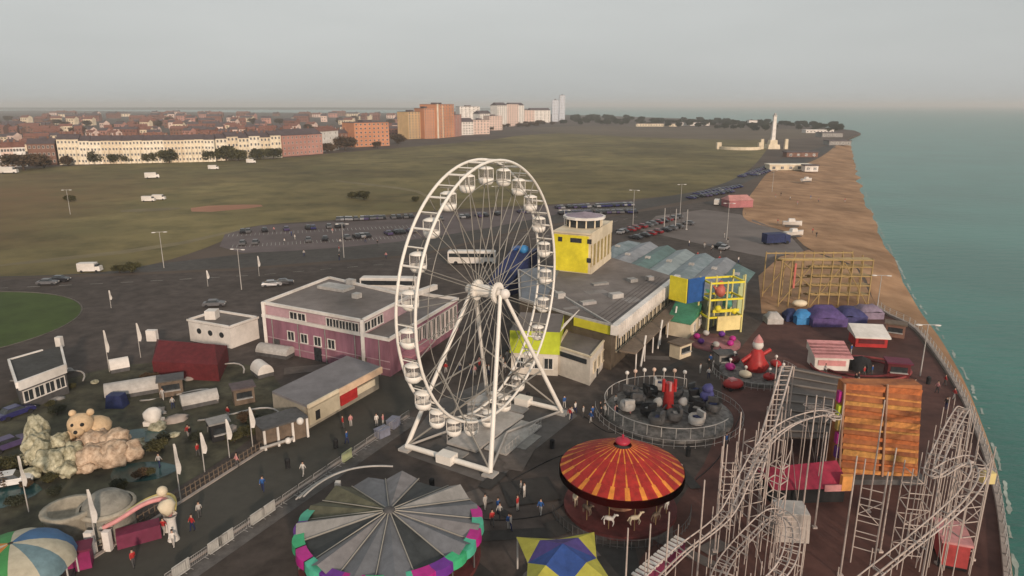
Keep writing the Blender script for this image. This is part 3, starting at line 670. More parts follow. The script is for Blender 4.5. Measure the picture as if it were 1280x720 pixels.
# low front block
fb = thing('ticket_office', 'low pale block with a dark window strip in front of the yellow band', 'building')
q_ = [Vector(P2(u, v, 4.3)) for u, v in ((697, 434), (738, 447), (762, 418), (714, 405))]
MB().prism(q_, 0, 4.3, 0, top=False).build('wall', mat('grey_white_render', (.64, .59, .52), .7, .12), fb); MB().prism(q_, 4.2, 4.32).build('roof', roofg, fb); parapet(q_, 4.3, .25, .3, cream, fb)
a, b_ = q_[0], q_[1]; c = a.lerp(b_, .5); e = (b_-a); nn2 = Vector((e.y, -e.x)).normalized()
MB().box((c.x+nn2.x*.05, c.y+nn2.y*.05, 3.5), (e.length*.8, .2, .7), math.atan2(e.y, e.x)).build('window', glass, fb)
MB().box((a.x+1.0, a.y+nn2.y*.06, 1.4), (1.0, .15, 2.4), math.atan2(e.y, e.x)).build('door', mat('salmon_door', (.55, .28, .2), .6, .1), fb)
wins(fb, q_[1], q_[2], 2.2, 4, 1.1, 1.6, t0=.1, t1=.95, m=cream)
lb = thing('side_pavilion', 'lime green topped pavilion behind the right wheel legs', 'building')
l0, l1 = Vector(P2(639, 467)), Vector(P2(697, 470)); l2 = l1+Vector((1.5, 9)); l3 = l0+Vector((1.5, 9))
MB().prism([l0, l1, l2, l3], 0, 3.4, 0, top=False).build('wall', mat('grey_white_render', (.5, .47, .42)), lb)
MB().prism([l0+Vector((-.2, -.2)), l1+Vector((.2, -.2)), l2, l3], 3.4, 6.9, 0, top=True, mt=1).build('upper_wall', [lime, roofg], lb)
wins(lb, l0, l1, 1.9, 3, 1.2, 1.6); MB().box(((l0.x+l1.x)/2, l0.y-.24, 5.6), (2.6, .12, 1.1)).build('window', glass, lb)
for i in range(4):
    rod('handrail', lb, (l1.x-.5+i*.5, l1.y+.5+i*1.4, 5.8+i*.2), (l1.x+2.2+i*.5, l1.y+3+i*1.4, 8.1), unit_cyl(white), .06)
# yellow tower
tw = thing('tower', 'square yellow and cream tower with a glazed lantern room on the pier building roof', 'tower')
t0_, t1_, t2_ = [Vector(P2(u, v, 7)) for u, v in ((692, 338), (738, 343), (763, 323))]; t3_ = t0_+(t2_-t1_)
yt = t1_.y; z1 = Z(294, yt); base = [t0_, t1_, t2_, t3_]
print('tower', base, z1)
def face(mb_, a, b_, za, zb, off, th=.12, t0=0, t1=1, mi=0):
    dd = b_-a; nn = Vector((dd.y, -dd.x)).normalized(); p = a+dd*t0; q = a+dd*t1; c = (p+q)/2+nn*off
    mb_.box((c.x, c.y, (za+zb)/2), ((q-p).length, th, zb-za), math.atan2(dd.y, dd.x), mi)
MB().prism(base, 7.0, z1, 0, top=False).build('wall', cream, tw)
fm = MB(); face(fm, t0_, t1_, 7.2, z1-.3, .06, t0=.0, t1=.93); fm.build('yellow_panel', yellow, tw)
for tt_, zz in ((.18, .78), (.55, .78), (.96, .78), (.96, .3)):
    fm = MB(); face(fm, t0_, t1_, 7+(z1-7)*zz, 7+(z1-7)*zz+.9, .14, t0=tt_-.06 if tt_ != .55 else .45, t1=tt_+.05 if tt_ != .55 else .75); fm.build('window', glass, tw)
fm = MB(); face(fm, t1_, t2_, 7.0, 8.4, .1); face(fm, t1_, t2_, z1-2.0, z1+.5, .1)
for k in range(6): face(fm, t1_, t2_, 8.3, z1-2, .1, t0=.02+k*.175, t1=.08+k*.175)
fm.build('mullion', cream, tw)
fm = MB(); face(fm, t1_, t2_, 8.4, z1-2, .03); fm.build('window', mat('amber_glass', (.40, .30, .10), .3, .3), tw)
MB().prism([q+(q-(t0_+t2_)/2)*.04 for q in base], z1, z1+.35).build('ledge', cream, tw)
cc = (t0_+t2_)/2; rl_ = (t1_-t0_).length*.46; zt = Z(272, cc.y)
MB().lathe((cc.x, cc.y, 0), [(rl_, z1+.3), (rl_, zt)], 12, 0, False).build('lantern_room', glass, tw)
for i in range(12):
    a = i*math.pi/6; link('lantern_post', unit_cyl(cream), tw, (cc.x+math.cos(a)*rl_*1.01, cc.y+math.sin(a)*rl_*1.01, z1+.3), 0, (.16, .16, zt-z1-.3))
MB().lathe((cc.x, cc.y, 0), [(rl_*1.0, zt-.02), (rl_*1.22, zt), (rl_*1.22, zt+.45), (rl_*1.1, zt+.5)], 12, 0, False).build('cornice', white, tw)
MB().lathe((cc.x, cc.y, 0), [(rl_*1.12, zt+.48), (.01, zt+1.3)], 12, 0, False).build('roof', mat('lilac_grey_roof', (.30, .25, .30), .8, .15), tw)
# teal saw-tooth roofed arcade
ar = thing('arcade', 'wide arcade with parallel teal and grey sheet metal roofs beyond the pier hall', 'building')
tp = [Vector(P2(u, v, 6)) for u, v in ((846, 352), (885, 372), (934, 350), (926, 326), (800, 300), (768, 303), (766, 326))]
MB().prism(tp, 0, 5.4, 0, top=False).build('wall', mat('dull_green_wall', (.20, .22, .18), .8, .2), ar)
du = (tp[4]-tp[6]); ax = (B1-A1).normalized(); px_ = Vector((ax.y, -ax.x))
o_ = Vector(P2(766, 326, 6)); xs = [(q-o_).dot(px_) for q in tp]; x0, x1 = min(xs), max(xs); nr = 7
def clipx(x):
    "extent of the plan along ax at offset x"
    ts = []
    for i in range(len(tp)):
        a, b_ = tp[i], tp[(i+1) % len(tp)]; xa, xb = (a-o_).dot(px_), (b_-o_).dot(px_)
        if (xa-x)*(xb-x) <= 0 and abs(xa-xb) > 1e-6:
            t = (x-xa)/(xb-xa); ts.append((a.lerp(b_, t)-o_).dot(ax))
    return (min(ts), max(ts)) if len(ts) > 1 else (0, 0)
rowm = [teal, mat('pale_teal_sheet', (.25, .30, .31), .4, .25, scale=.5, big=.1), mat('green_sheet', (.10, .175, .165), .45, .3, scale=.5, big=.1), mat('grey_sheet', (.24, .25, .27), .45, .25, scale=.5)]
for i in range(nr):
    xa = x0+(x1-x0)*i/nr+.02; xb = x0+(x1-x0)*(i+1)/nr-.02; xm = (xa+xb)/2
    e = [clipx(x) for x in (xa, xm, xb)]
    if i == 0: e[0] = e[1]
    if i == nr-1: e[2] = e[1]
    pt = lambda x, t: o_+px_*x+ax*t
    v_ = [(*pt(xa, e[0][0]), 5.3), (*pt(xa, e[0][1]), 5.3), (*pt(xm, e[1][1]), 6.15), (*pt(xm, e[1][0]), 6.15), (*pt(xb, e[2][1]), 5.3), (*pt(xb, e[2][0]), 5.3)]
    MB().add(v_, [(0, 1, 2, 3), (3, 2, 4, 5), (0, 3, 5), (1, 4, 2)]).build('roof', rowm[(i*3) % 4], ar)
    for k in range(1):
        t = e[1][0]+(e[1][1]-e[1][0])*(.25+.07*i); c = pt(xm, t); MB().box((c.x, c.y, 6.2), (1.0, 1.0, .5), rz).build('roof_vent', lgrey, ar)
# yellow and blue panels + green sloping roof
sg = thing('entrance_sign_wall', 'yellow and blue panels standing above the green sloping roof', 'sign wall')
a, b_, c_ = [Vector(P2(u, v, 5.5)) for u, v in ((836, 374), (858, 380), (879, 376))]
for (p, q, m_) in ((a, b_, yellow), (b_, c_, blue)):
    fm = MB(); face(fm, p, q, 5.6, 5.6+4.3, 0, .3, .02, .98); fm.build('panel', m_, sg)
gr = thing('sloping_kiosk', 'kiosk with a green sloping roof below the yellow and blue panels', 'kiosk')
g1 = [Vector(P2(u, v, 0)) for u, v in ((832, 418), (862, 424), (885, 398), (852, 392))]
MB().prism(g1, 0, 2.6, 0, top=False).build('wall', cream, gr)
zf, zb = 2.7, 5.6
MB().add([(*g1[0], zf), (*g1[1], zf), (*g1[2], zb), (*g1[3], zb), (*g1[0], zf-.2), (*g1[1], zf-.2), (*g1[2], zf-.2), (*g1[3], zf-.2)], [(0, 1, 2, 3), (0, 4, 5, 1), (1, 5, 6, 2), (0, 3, 7, 4), (2, 6, 7, 3)]).build('roof', mat('green_roof', (.06, .25, .14), .6, .2), gr)
wins(gr, g1[1], g1[2], 1.4, 3, 1.0, 1.2, m=white)
# yellow play tower
pt_ = thing('play_tower', 'open yellow play frame with red and teal figures beside the green roofed kiosk', 'play frame', (*P2(898, 412), 0), R(12))
for x in (-3.2, 0, 3.2):
    for y in (-2, 2): link('post', unit_cyl(mat('pale_yellow_post', (.66, .60, .25), .5, .1)), pt_, (x, y, 0), 0, (.18, .18, 9.5 if x < 3 else 10.5))
for z in (3, 6.2, 9.2): MB().box((0, -2, z), (6.6, .25, .3)).box((0, 2, z), (6.6, .25, .3)).box((-3.2, 0, z), (.25, 4, .3)).box((3.2, 0, z), (.25, 4, .3)).build('beam', yellow, pt_)
MB().box((0.6, -2.2, 1.9), (4.4, .3, 2.6)).build('front_panel', mat('custard_panel', (.80, .66, .30), .5, .08), pt_)
MB().ball((-.9, -1.2, 7.6), 1.0, 10, nz=.15).ball((-.9, -1.2, 8.9), .55, 8).tube((-1.7, -1.2, 7.8), (-2.4, -1.6, 8.6), .2).build('red_figure', mat('salmon_paint', (.5, .14, .11), .5, .15), pt_)
MB().ball((.8, -1.0, 5.2), .9, 10, nz=.15).ball((.8, -1.0, 6.4), .5, 8).build('teal_figure', mat('teal_paint', (.08, .32, .26), .5, .15), pt_)
MB().ball((-1.6, -2.1, 4.6), .6, 8, nz=.2, seed=2).ball((1.5, -2.1, 4.0), .5, 8, nz=.2).box((-.1, -2.2, 4.2), (5, .2, .5)).build('crest', yellow, pt_)
for i in range(4): link('fin', unit_cyl(mat('pale_green_fin', (.50, .56, .30), .5, .1)), pt_, (4.0+i*.9, 1+i*1.1, 0), 0, (.22, .22, 7.5+.4*i))
fp = thing('pink_ride', 'small round pink ride floor at the foot of the yellow play frame', 'ride', (*P2(893, 430), 0))
MB().lathe((0, 0, 0), [(4.2, 0), (4.2, .5), (.01, .6)], 24).build('floor', mat('pink_floor', (.26, .11, .12), .7, .25), fp)
for i in range(7):
    a = i*.9; MB().ball((math.cos(a)*3, math.sin(a)*3, 1.0), .6, 8, sz=.8).build('seat', [mag, violet, lgrey][i % 3], fp)
# blue marquee behind wheel
bm = thing('slide', 'dark blue sloping slide tower seen through the right side of the wheel', 'slide', (*P2(655, 356), 0), R(-20))
MB().box((0, 0, 4), (5, 5, 8)).build('tower', dblue, bm); MB().add([(-2.5, -2.5, 8), (2.5, -2.5, 8), (-5.5, -12, .6), (-.5, -12, .6), (-2.5, -2.5, 0), (2.5, -2.5, 0), (-5.5, -12, 0), (-.5, -12, 0)], [(0, 2, 3, 1), (0, 4, 6, 2), (1, 3, 7, 5), (2, 6, 7, 3)]).build('chute', dblue, bm)
MB().ball((.6, -2, 8.5), 1.1, 10, sz=.9).build('top_light', sky_b, bm); MB().box((-1, 0, 8.3), (3, 3, .5)).build('roof', blue, bm)
# small white building with chimney box
wb = thing('kiosk', 'small white flat roofed building with three round windows left of the purple hall', 'kiosk')
k0, k1, k2 = [Vector(P2(u, v, 3.6)) for u, v in ((235, 401), (287, 410), (322, 398))]; k3 = k0+(k2-k1)
MB().prism([k0, k1, k2, k3], 0, 3.6, 0, top=False).build('wall', white, wb); MB().prism([k0, k1, k2, k3], 3.45, 3.62).build('roof', roofg, wb); parapet([k0, k1, k2, k3], 3.6, .35, .35, white, wb)
for i in range(3):
    q = k0.lerp(k1, .25+.27*i); e = k1-k0; nn_ = Vector((e.y, -e.x)).normalized(); q2 = q+nn_*.06; MB().tube((q.x, q.y, 2.1), (q2.x, q2.y, 2.1), .5, 12).build('window', glass, wb)
q = k0.lerp(k3, .45)+(k1-k0)*.28; MB().box((q.x, q.y, 4.4), (1.8, 1.8, 1.5)).build('roof_box', white, wb)
# white framed flat shelter at the left edge
ws = thing('shelter', 'dark flat roofed shelter with a bright white fascia by the round lawn', 'shelter')
s4 = [Vector(P2(u, v, 4)) for u, v in ((22, 480), (81, 458), (75, 432), (12, 450))]
MB().prism(s4, 0, 3.4, 0, top=False).build('wall', dgrey, ws); MB().prism(s4, 3.9, 3.98).build('roof', mat('dark_felt', (.06, .06, .058), .85, .25), ws)
fm = MB(); face(fm, s4[0], s4[1], 3.1, 4.3, .1, .35); face(fm, s4[1], s4[2], 3.5, 4.2, .1, .3); face(fm, s4[2], s4[3], 3.7, 4.15, .1, .3, .35, 1); face(fm, s4[3], s4[0], 3.4, 4.2, .1, .3)
fm.build('fascia', white, ws); wins(ws, s4[0], s4[1], 2.0, 4, 1.2, 1.4)
MB().box((*s4[2], 4.6), (.8, .8, 1.6)).build('corner_pier', white, ws)
# maroon marquee
mr = thing('marquee', 'dark red canvas marquee between the white kiosk and the mini golf', 'marquee')
m4 = [Vector(P2(u, v, 2.6)) for u, v in ((190, 452), (272, 456), (284, 432), (196, 424))]; mc0 = m4[0].lerp(m4[3], .5).lerp(m4[1], .1); mc1 = m4[1].lerp(m4[2], .5).lerp(m4[0], .1)
MB().add([(*q, 2.6) for q in m4]+[(*mc0, 4.4), (*mc1, 4.4)], [(0, 1, 5, 4), (1, 2, 5), (2, 3, 4, 5), (3, 0, 4)]).build('roof', dred, mr)
MB().prism(m4, 0, 2.6, 0, top=False).build('wall', dred, mr)
MB().box((*m4[3].lerp(m4[2], -.06), 3.2), (1.6, .8, 1.8)).build('entrance_panel', white, mr)
# food stall shed
fs_ = thing('food_stall_row', 'long grey roofed stall row with cream and red counters beside the road', 'stall row')
f0, f1 = Vector(P2(384, 508, 3.4)), Vector(P2(476, 459, 3.4)); fn = Vector(P2(340, 490, 3.4))-f0
f2, f3 = f1+fn, f0+fn
MB().prism([f0, f1, f2, f3], 3.2, 3.5).build('roof', mat('lead_grey_roof', (.20, .19, .20), .7, .2, scale=.4), fs_)
ins = fn.normalized()*.6
MB().prism([f0+ins, f1+ins, f2, f3], 0, 3.2, 0, top=False).build('wall', mat('drab_wall', (.30, .27, .22), .8, .15), fs_)
for (ta, tb, za, zb, m_, nme) in ((.0, .38, .9, 3.15, mat('khaki_panel', (.48, .42, .31), .7, .1), 'counter_front'), (.38, 1.0, 2.6, 3.5, mat('peach_fascia', (.74, .52, .36), .6, .1), 'fascia'), (.40, .62, 1.1, 2.6, red, 'red_panel'), (.62, .88, 1.4, 2.3, cream, 'cream_panel'), (.0, .38, 3.0, 3.6, cream, 'fascia')):
    fm = MB(); face(fm, f0, f1, za, zb, .12, .3, ta, tb); fm.build(nme, m_, fs_)
fm = MB(); face(fm, f0, f1, 1.2, 2.4, .3, .1, .07, .12); fm.build('hatch', black, fs_)
dk = thing('snack_hut', 'dark little hut with white posts at the left end of the stall row', 'hut', (*P2(352, 548), 0), R(40))
MB().box((0, 0, 1.2), (5, 3, 2.4)).build('wall', wood, dk); MB().box((0, 0, 2.6), (5.6, 3.6, .2)).build('roof', dgrey, dk)
for x in (-2.6, -1, .8, 2.6): MB().box((x, -1.75, 1.2), (.25, .2, 2.6)).build('post', white, dk)
MB().box((-1.5, -2.6, .9), (4, .15, .25)).build('rail', lgrey, dk); MB().ball((1.6, -2.2, 2.6), .45, 8).ball((-.2, -2.6, .8), .4, 8).build('lamp_globe', white, dk)
# ================================================================== RIDES IN FRONT
def pt(u, v, z=0): return G(u, v, z)
# carousel
ca = thing('carousel', 'round carousel under a red conical canopy with orange stripes', 'carousel', (10.8, 61.0, 0), R(8))
n_ = 24; Rr = 6.05; zr, za = 4.5, 7.2
cn = MB()
for i in range(n_*2):
    a0 = i*math.pi/n_; a1 = (i+1)*math.pi/n_
    for j in range(5):
        r0 = Rr*(1-j/5.3); r1 = Rr*(1-(j+1)/5.3) if j < 4 else .9
        f_ = lambda r: zr+(za-zr)*(1-r/Rr)**1.1+.35*math.sin(math.pi*min(1, r/Rr))
        sh = math.pi/n_*.18; a0 += -sh*(1 if i % 2 else -1); a1 += -sh*(-1 if i % 2 else 1)
        q = [(r0*math.cos(a0), r0*math.sin(a0), f_(r0)), (r0*math.cos(a1), r0*math.sin(a1), f_(r0)), (r1*math.cos(a1), r1*math.sin(a1), f_(r1)), (r1*math.cos(a0), r1*math.sin(a0), f_(r1))]
        cn.add(q, [(0, 1, 2, 3)], 0 if i % 2 else (1 if j > 0 or True else 0))
cn.build('canopy', [mat('scarlet_canvas', (.36, .025, .02), .7, .3), mat('orange_canvas', (.68, .24, .04), .7, .25)], ca)
MB().lathe((0, 0, 0), [(Rr, zr), (Rr+.08, zr-.1), (Rr+.08, zr-.75), (Rr, zr-.8)], 48, 0, False).build('valance', red, ca)
for i in range(24):
    a = i*math.pi/12; MB().ball(((Rr+.1)*math.cos(a), (Rr+.1)*math.sin(a), zr-.3), .17, 6).build('bulb', mat('pale_bulb', (.7, .5, .4), .4, .1), ca) if i < 1 else link('bulb', ca.children[-1].data, ca, (0, 0, 0), a)
MB().ball((0, 0, za+.1), .75, 14, sz=.5).tube((0, 0, za), (0, 0, za+.8), .12).build('crown_boss', mat('crimson_boss', (.42, .03, .06), .45), ca)
MB().lathe((0, 0, 0), [(5.6, 0), (5.6, .45), (.01, .45)], 40, 0, False).build('floor', mat('dark_red_floor', (.12, .03, .03), .7, .3), ca)
MB().lathe((0, 0, 0), [(1.5, .45), (1.3, 2), (1.5, zr-.2), (2.2, zr)], 12, 0, False).build('centre_drum', mat('pale_drum', (.42, .22, .14), .5, .25), ca)
pole = unit_cyl(mat('brass_pole', (.45, .33, .16), .4, .2, metal=.5))
def horse_mb():
    m = MB().ball((0, 0, .9), .26, 10, sx=1.9, sz=.9).tube((.36, 0, .98), (.62, 0, 1.38), .14, 8, 0, .09).ball((.74, 0, 1.38), .11, 8, sx=1.8, sz=.9)
    for x, y, k in ((.34, .11, .2), (.34, -.11, .28), (-.36, .11, -.25), (-.36, -.11, -.12)): m.tube((x, y, .85), (x+k*.6, y, .52), .07, 6, 0, .05).tube((x+k*.6, y, .52), (x+k*.2, y, .18), .05, 6, 0, .035)
    return m.tube((-.48, 0, .98), (-.72, 0, .55), .05, 5, 0, .02).ball((.5, 0, 1.42), .05, 5)
hm = horse_mb()
hd = {}
for i in range(12):
    a = i*math.pi/6; r_ = 4.6
    link('pole', pole, ca, (r_*math.cos(a), r_*math.sin(a), .45), 0, (.045, .045, zr-.5))
    mm_ = [cream, wood, white][i % 3]
    if mm_.name not in hd: o = hm.build('horse', mm_, ca); hd[mm_.name] = o.data
    else: o = link('horse', hd[mm_.name], ca)
    o.location = (r_*math.cos(a), r_*math.sin(a), .7+.25*(i % 2)); o.rotation_euler.z = a+math.pi/2
# big pleated disc canopy ride
dc = thing('covered_ride', 'big grey pleated round canopy with a green and magenta rim at the bottom', 'ride', (-10.8, 53.4, 0), 0)
Rd = 8.0; zd = 3.2
gm = [mat('grey_tarpaulin', (.21, .20, .205), .6, .2, scale=1), mat('slate_tarpaulin', (.16, .165, .18), .6, .2, scale=1), mat('pale_tarpaulin', (.29, .28, .27), .6, .2, scale=1), mat('dark_tarpaulin', (.045, .05, .052), .6, .3, scale=1), mat('olive_tarpaulin', (.12, .115, .075), .7, .35, scale=1)]
pick = [1, 2, 3, 0, 1, 4, 4, 2, 3, 0, 1, 1, 3, 1, 0]
for i in range(15):
    a0 = i*math.pi/7.5+.12; a1 = a0+math.pi/7.5; am = (a0+a1)/2
    hh = -.5 if pick[i] == 3 else (.75 if i % 2 else .4); rim = Rd*(1 if pick[i] != 3 else .93)
    q = []; NR = 7
    m = MB()
    for j in range(NR+1):
        r_ = .5+(rim-.5)*j/NR
        zz = zd+1.3*(1-r_/Rd)
        for (a, dz) in ((a0, -.22*r_/Rd), (am, hh*r_/Rd*.9), (a1, -.22*r_/Rd)): q.append((r_*math.cos(a), r_*math.sin(a), zz+dz))
    m.add(q, [(3*j+k, 3*j+3+k, 3*j+4+k, 3*j+1+k) for j in range(NR) for k in range(2)])
    m.build('canopy_panel', gm[pick[i]], dc)
    rod('rib', dc, (.4*math.cos(a0), .4*math.sin(a0), zd+1.36), (Rd*math.cos(a0), Rd*math.sin(a0), zd-.1), unit_cyl(mat('pale_rib', (.36, .34, .30), .6, .2)), .055)
    link('post', unit_cyl(dgrey), dc, ((Rd-.1)*math.cos(a0), (Rd-.1)*math.sin(a0), 0), 0, (.08, .08, zd-.1))
rimc = {8: pgreen}
seq = [pgreen, mag, pgreen, violet, mag, pgreen]
rimcol = {-2: red, -1: mat('sea_green_paint', (.08, .42, .28), .5, .12)}
k = 0
cols_ = [mat('sea_green_paint', (.08, .42, .28), .5, .12), mag, violet, pgreen]
# rim lobes run from the left (180 deg) through the near side to the right (15 deg)
lob = [(172, 0), (186, 2), (200, 3), (215, 1), (230, 0), (244, 2), (258, 1), (272, 3), (286, 0), (300, 1), (312, 2), (324, 3), (336, 0), (348, 1), (0, 0), (12, 1)]
for ang, ci in lob:
    a0 = R(ang-7); a1 = R(ang+7); m = MB()
    q = []
    for j in range(5):
        a = a0+(a1-a0)*j/4; bul = .18*math.sin(math.pi*j/4)
        q += [((Rd-.75)*math.cos(a), (Rd-.75)*math.sin(a), zd+.28), ((Rd+.1+bul)*math.cos(a), (Rd+.1+bul)*math.sin(a), zd+.16), ((Rd+.15+bul)*math.cos(a), (Rd+.15+bul)*math.sin(a), zd-.65)]
    m.add(q, [(3*j+k_, 3*j+3+k_, 3*j+4+k_, 3*j+1+k_) for j in range(4) for k_ in range(2)]).build('rim_lobe', cols_[ci], dc)
MB().ball((0, 0, zd+1.35), .55, 12, sz=.6).build('centre_cap', dgrey, dc)
MB().lathe((0, 0, 0), [(8.0, 0), (8.0, .5), (.01, .6)], 40, 0, False).build('floor', mat('dark_red_floor', (.12, .03, .03), .7), dc)
for k, rr_ in enumerate((9.3, 9.8, 10.2)):
    MB().path([(rr_*math.cos(R(a)), rr_*math.sin(R(a)), zd+.5-.25*k+.5*math.sin(R((a-100)*3))) for a in range(98, 162, 4)], .09, 5).build('guard_rail', lgrey, dc)
MB().box((-6.3, 6.9, 1.9), (.5, .5, 2.8)).build('ticket_post', white, dc)
# blue and yellow star canopy
st = thing('star_canopy', 'blue and yellow star shaped canopy between the grey pleated one and the carousel', 'canopy', (*P2(703, 698, 3.2), 0), R(6))
rs = 4.6; zc_ = 4.6; m = [MB(), MB(), MB()]
for i in range(4):
    a = R(45+90*i); aL = a-math.pi/4; aR = a+math.pi/4
    tip = (rs*1.05*math.cos(a), rs*1.05*math.sin(a), 3.1); L_ = (rs*.62*math.cos(aL), rs*.62*math.sin(aL), 3.0); R_ = (rs*.62*math.cos(aR), rs*.62*math.sin(aR), 3.0)
    mid = (rs*.5*math.cos(a), rs*.5*math.sin(a), 3.9)
    MB().add([tip, L_, (0, 0, zc_), R_, mid], [(0, 4, 1), (0, 3, 4)]).build('yellow_panel', mat('acid_yellow_canvas', (.45, .42, .07), .7, .15), st)
    MB().add([L_, mid, (0, 0, zc_), R_], [(0, 1, 2), (1, 3, 2)]).build('blue_panel', [mat('royal_blue_canvas', (.03, .075, .27), .65, .2), mat('purple_canvas', (.07, .05, .20), .65, .2)][1 if i in (0, 1) else 0], st)
    link('post', unit_cyl(lgrey), st, (tip[0]*.97, tip[1]*.97, 0), 0, (.09, .09, 3.1))
MB().lathe((0, 0, 0), [(3.6, 0), (3.6, .4), (.01, .4)], 20, 0, False).build('floor', dgrey, st)
# spinning platform ride
sp = thing('spinning_ride', 'wide grey spinning ride with dark cars and a red centre post behind the carousel', 'ride', (20.3, 82.5, 0), 0)
MB().lathe((0, 0, 0), [(8.2, 0), (8.2, .35), (7.7, .6), (5.5, .9), (.01, .8)], 48, 0, True).build('platform', mat('mottled_grey_platform', (.09, .085, .08), .7, .45, scale=1.3, col2=(.24, .225, .215)), sp)
MB().path([(8.2*math.cos(R(a)), 8.2*math.sin(R(a)), 2.0) for a in range(60, 320, 6)], .06, 5).build('guard_rail', lgrey, sp)
for i in range(22):
    a = R(60+i*12); link('rail_post', unit_cyl(lgrey), sp, (8.2*math.cos(a), 8.2*math.sin(a), .7), 0, (.05, .05, 1.3))
MB().tube((0, 0, 1), (0, 0, 4.4), .75, 12, 0, .55).tube((-.75, 0, 3.2), (-.75, 0, 4.9), .22).tube((.75, 0, 3.2), (.75, 0, 4.9), .22).build('centre_post', red, sp)
MB().tube((0, -.62, 3.5), (0, -.62, 4.7), .17).build('emblem', pink, sp)
for s_ in (-1, 1): MB().ball((s_*1.6, -1.2, 2.3), .6, 10, nz=.12).build('ornament', lgrey, sp)
rg = random.Random(5)
for i in range(14):
    a = i*2*math.pi/14+.2; rr_ = 5.6 if i % 2 else 3.9
    c = sp
    x, y = rr_*math.cos(a), rr_*math.sin(a)
    cr_ = MB().lathe((0, 0, 0), [(.95, .1), (1.05, .6), (.9, 1.1), (.75, .7), (.01, .5)], 10, 0, True).box((0, .7, 1.1), (1.3, .35, .9)).build('car', [black, dgrey, dgrey, lgrey][i % 4], sp, (x, y, 1.2), a)
    MB().box((0, .1, .75), (.9, .5, .3)).build('seat', [grey, dblue][i % 2], cr_)
for i in range(6): rod('arm', sp, (0, 0, 1.6), (6.4*math.cos(i*math.pi/3), 6.4*math.sin(i*math.pi/3), 1.5), unit_cyl(dgrey), .12)
bulbm = mat('pale_bulb', (.7, .5, .4), .4, .1); bme = None
for i, a in enumerate(range(62, 130, 10)):
    m_ = MB().ball((0, 0, 3.0), .3, 8).tube((0, 0, .8), (0, 0, 2.8), .05, 5).build('lamp', [white, bulbm][i % 2], sp, (8.1*math.cos(R(a)), 8.1*math.sin(R(a)), 0))
MB().ball((5.2, .6, 3.3), .75, 10, nz=.1).ball((5.2, .6, 2.3), .95, 10, nz=.1).build('blue_figure', mat('dusty_blue_paint', (.09, .09, .28), .6, .2), sp)
# red children's ride
cr = thing('small_ride', 'little round ride with a red figure topped by a white head', 'ride', (*P2(944, 468), 0))
MB().lathe((0, 0, 0), [(5.2, 0), (5.2, .5), (4.6, .7), (.01, .8)], 32, 0, False).build('floor', mat('mottled_grey_platform', (.15, .145, .14)), cr)
MB().lathe((0, 0, 0), [(1.4, .7), (1.9, 1.6), (1.2, 2.6), (.9, 3.6), (.5, 4.1)], 14).tube((-.8, 0, 3.2), (-2.3, -.3, 2.2), .3).tube((.8, 0, 3.2), (2.0, .2, 3.9), .3).build('red_figure', red, cr)
MB().ball((0, 0, 4.7), .8, 12).build('head', white, cr); MB().lathe((0, 0, 5.2), [(.75, 0), (.5, .5), (.05, 1.1)], 10).build('hat', pink, cr)
for i in range(7):
    a = i*2*math.pi/7+.4; c_ = MB().ball((0, 0, .5), .75, 10, sz=.75, sx=1.3).build('car', [red, lgrey, dred, mag, cream, red, lgrey][i], cr, (3.8*math.cos(a), 3.8*math.sin(a), .7), a+math.pi/2)
    MB().tube((0, 0, .9), (0, 0, 1.6), .06, 5).ball((0, 0, 1.6), .25, 6).build('handle', white, c_)
rc = thing('ride_car', 'red ride car parked on the ground left below the small red ride', 'ride car', (*P2(916, 486), 0), R(20))
MB().ball((0, 0, .8), 1.2, 12, sx=1.3, sz=.6).build('body', red, rc); MB().box((-.2, 0, 1.4), (1.2, 1.2, .5), 0, 0, .7).build('hood', pink, rc)
for x in (-.9, .9):
    for y in (-.7, .7): MB().tube((x, y-.12, .3), (x, y+.12, .3), .3, 10).build('wheel', black, rc)
# white stalls to the right
def stall(name, label, u, v, wd, dp, h, rz, wm, rm, extra=None, stripes=0):
    t = thing(name, label, 'stall', (*P2(u, v), 0), R(rz))
    MB().box((0, 0, h*.5), (wd, dp, h)).build('wall', wm, t)
    MB().add([(-wd/2-.3, -dp/2-.5, h-.1), (wd/2+.3, -dp/2-.5, h-.1), (wd/2+.3, dp/2+.2, h+1.0), (-wd/2-.3, dp/2+.2, h+1.0), (-wd/2-.3, -dp/2-.5, h-.35), (wd/2+.3, -dp/2-.5, h-.35), (wd/2+.3, dp/2+.2, h-.1), (-wd/2-.3, dp/2+.2, h-.1)], [(0, 1, 2, 3), (0, 4, 5, 1), (1, 5, 6, 2), (3, 2, 6, 7), (0, 3, 7, 4)]).build('roof', rm, t)
    for i in range(stripes):
        f_ = (i+.5)/stripes; MB().add([(-wd/2-.3, (-dp/2-.5)+(dp+.7)*(f_-.17), h-.08+1.1*(f_-.17)+.012), (wd/2+.3, (-dp/2-.5)+(dp+.7)*(f_-.17), h-.08+1.1*(f_-.17)+.012), (wd/2+.3, (-dp/2-.5)+(dp+.7)*(f_+.17), h-.08+1.1*(f_+.17)+.012), (-wd/2-.3, (-dp/2-.5)+(dp+.7)*(f_+.17), h-.08+1.1*(f_+.17)+.012)], [(0, 1, 2, 3)]).build('stripe', pink, t)
    MB().box((0, -dp/2-.06, h*.5), (wd*.8, .1, h*.35)).build('counter_opening', extra or glass, t)
    return t
stall('striped_stall', 'white stall with pink roof stripes right of the small red ride', 1034, 458, 5.0, 3.4, 2.4, -6, white, white, pink, 5)
stall('prize_stall', 'white roofed stall with a red skirt near the sea wall', 1084, 430, 5.0, 3.4, 2.0, -8, red, white, dred)
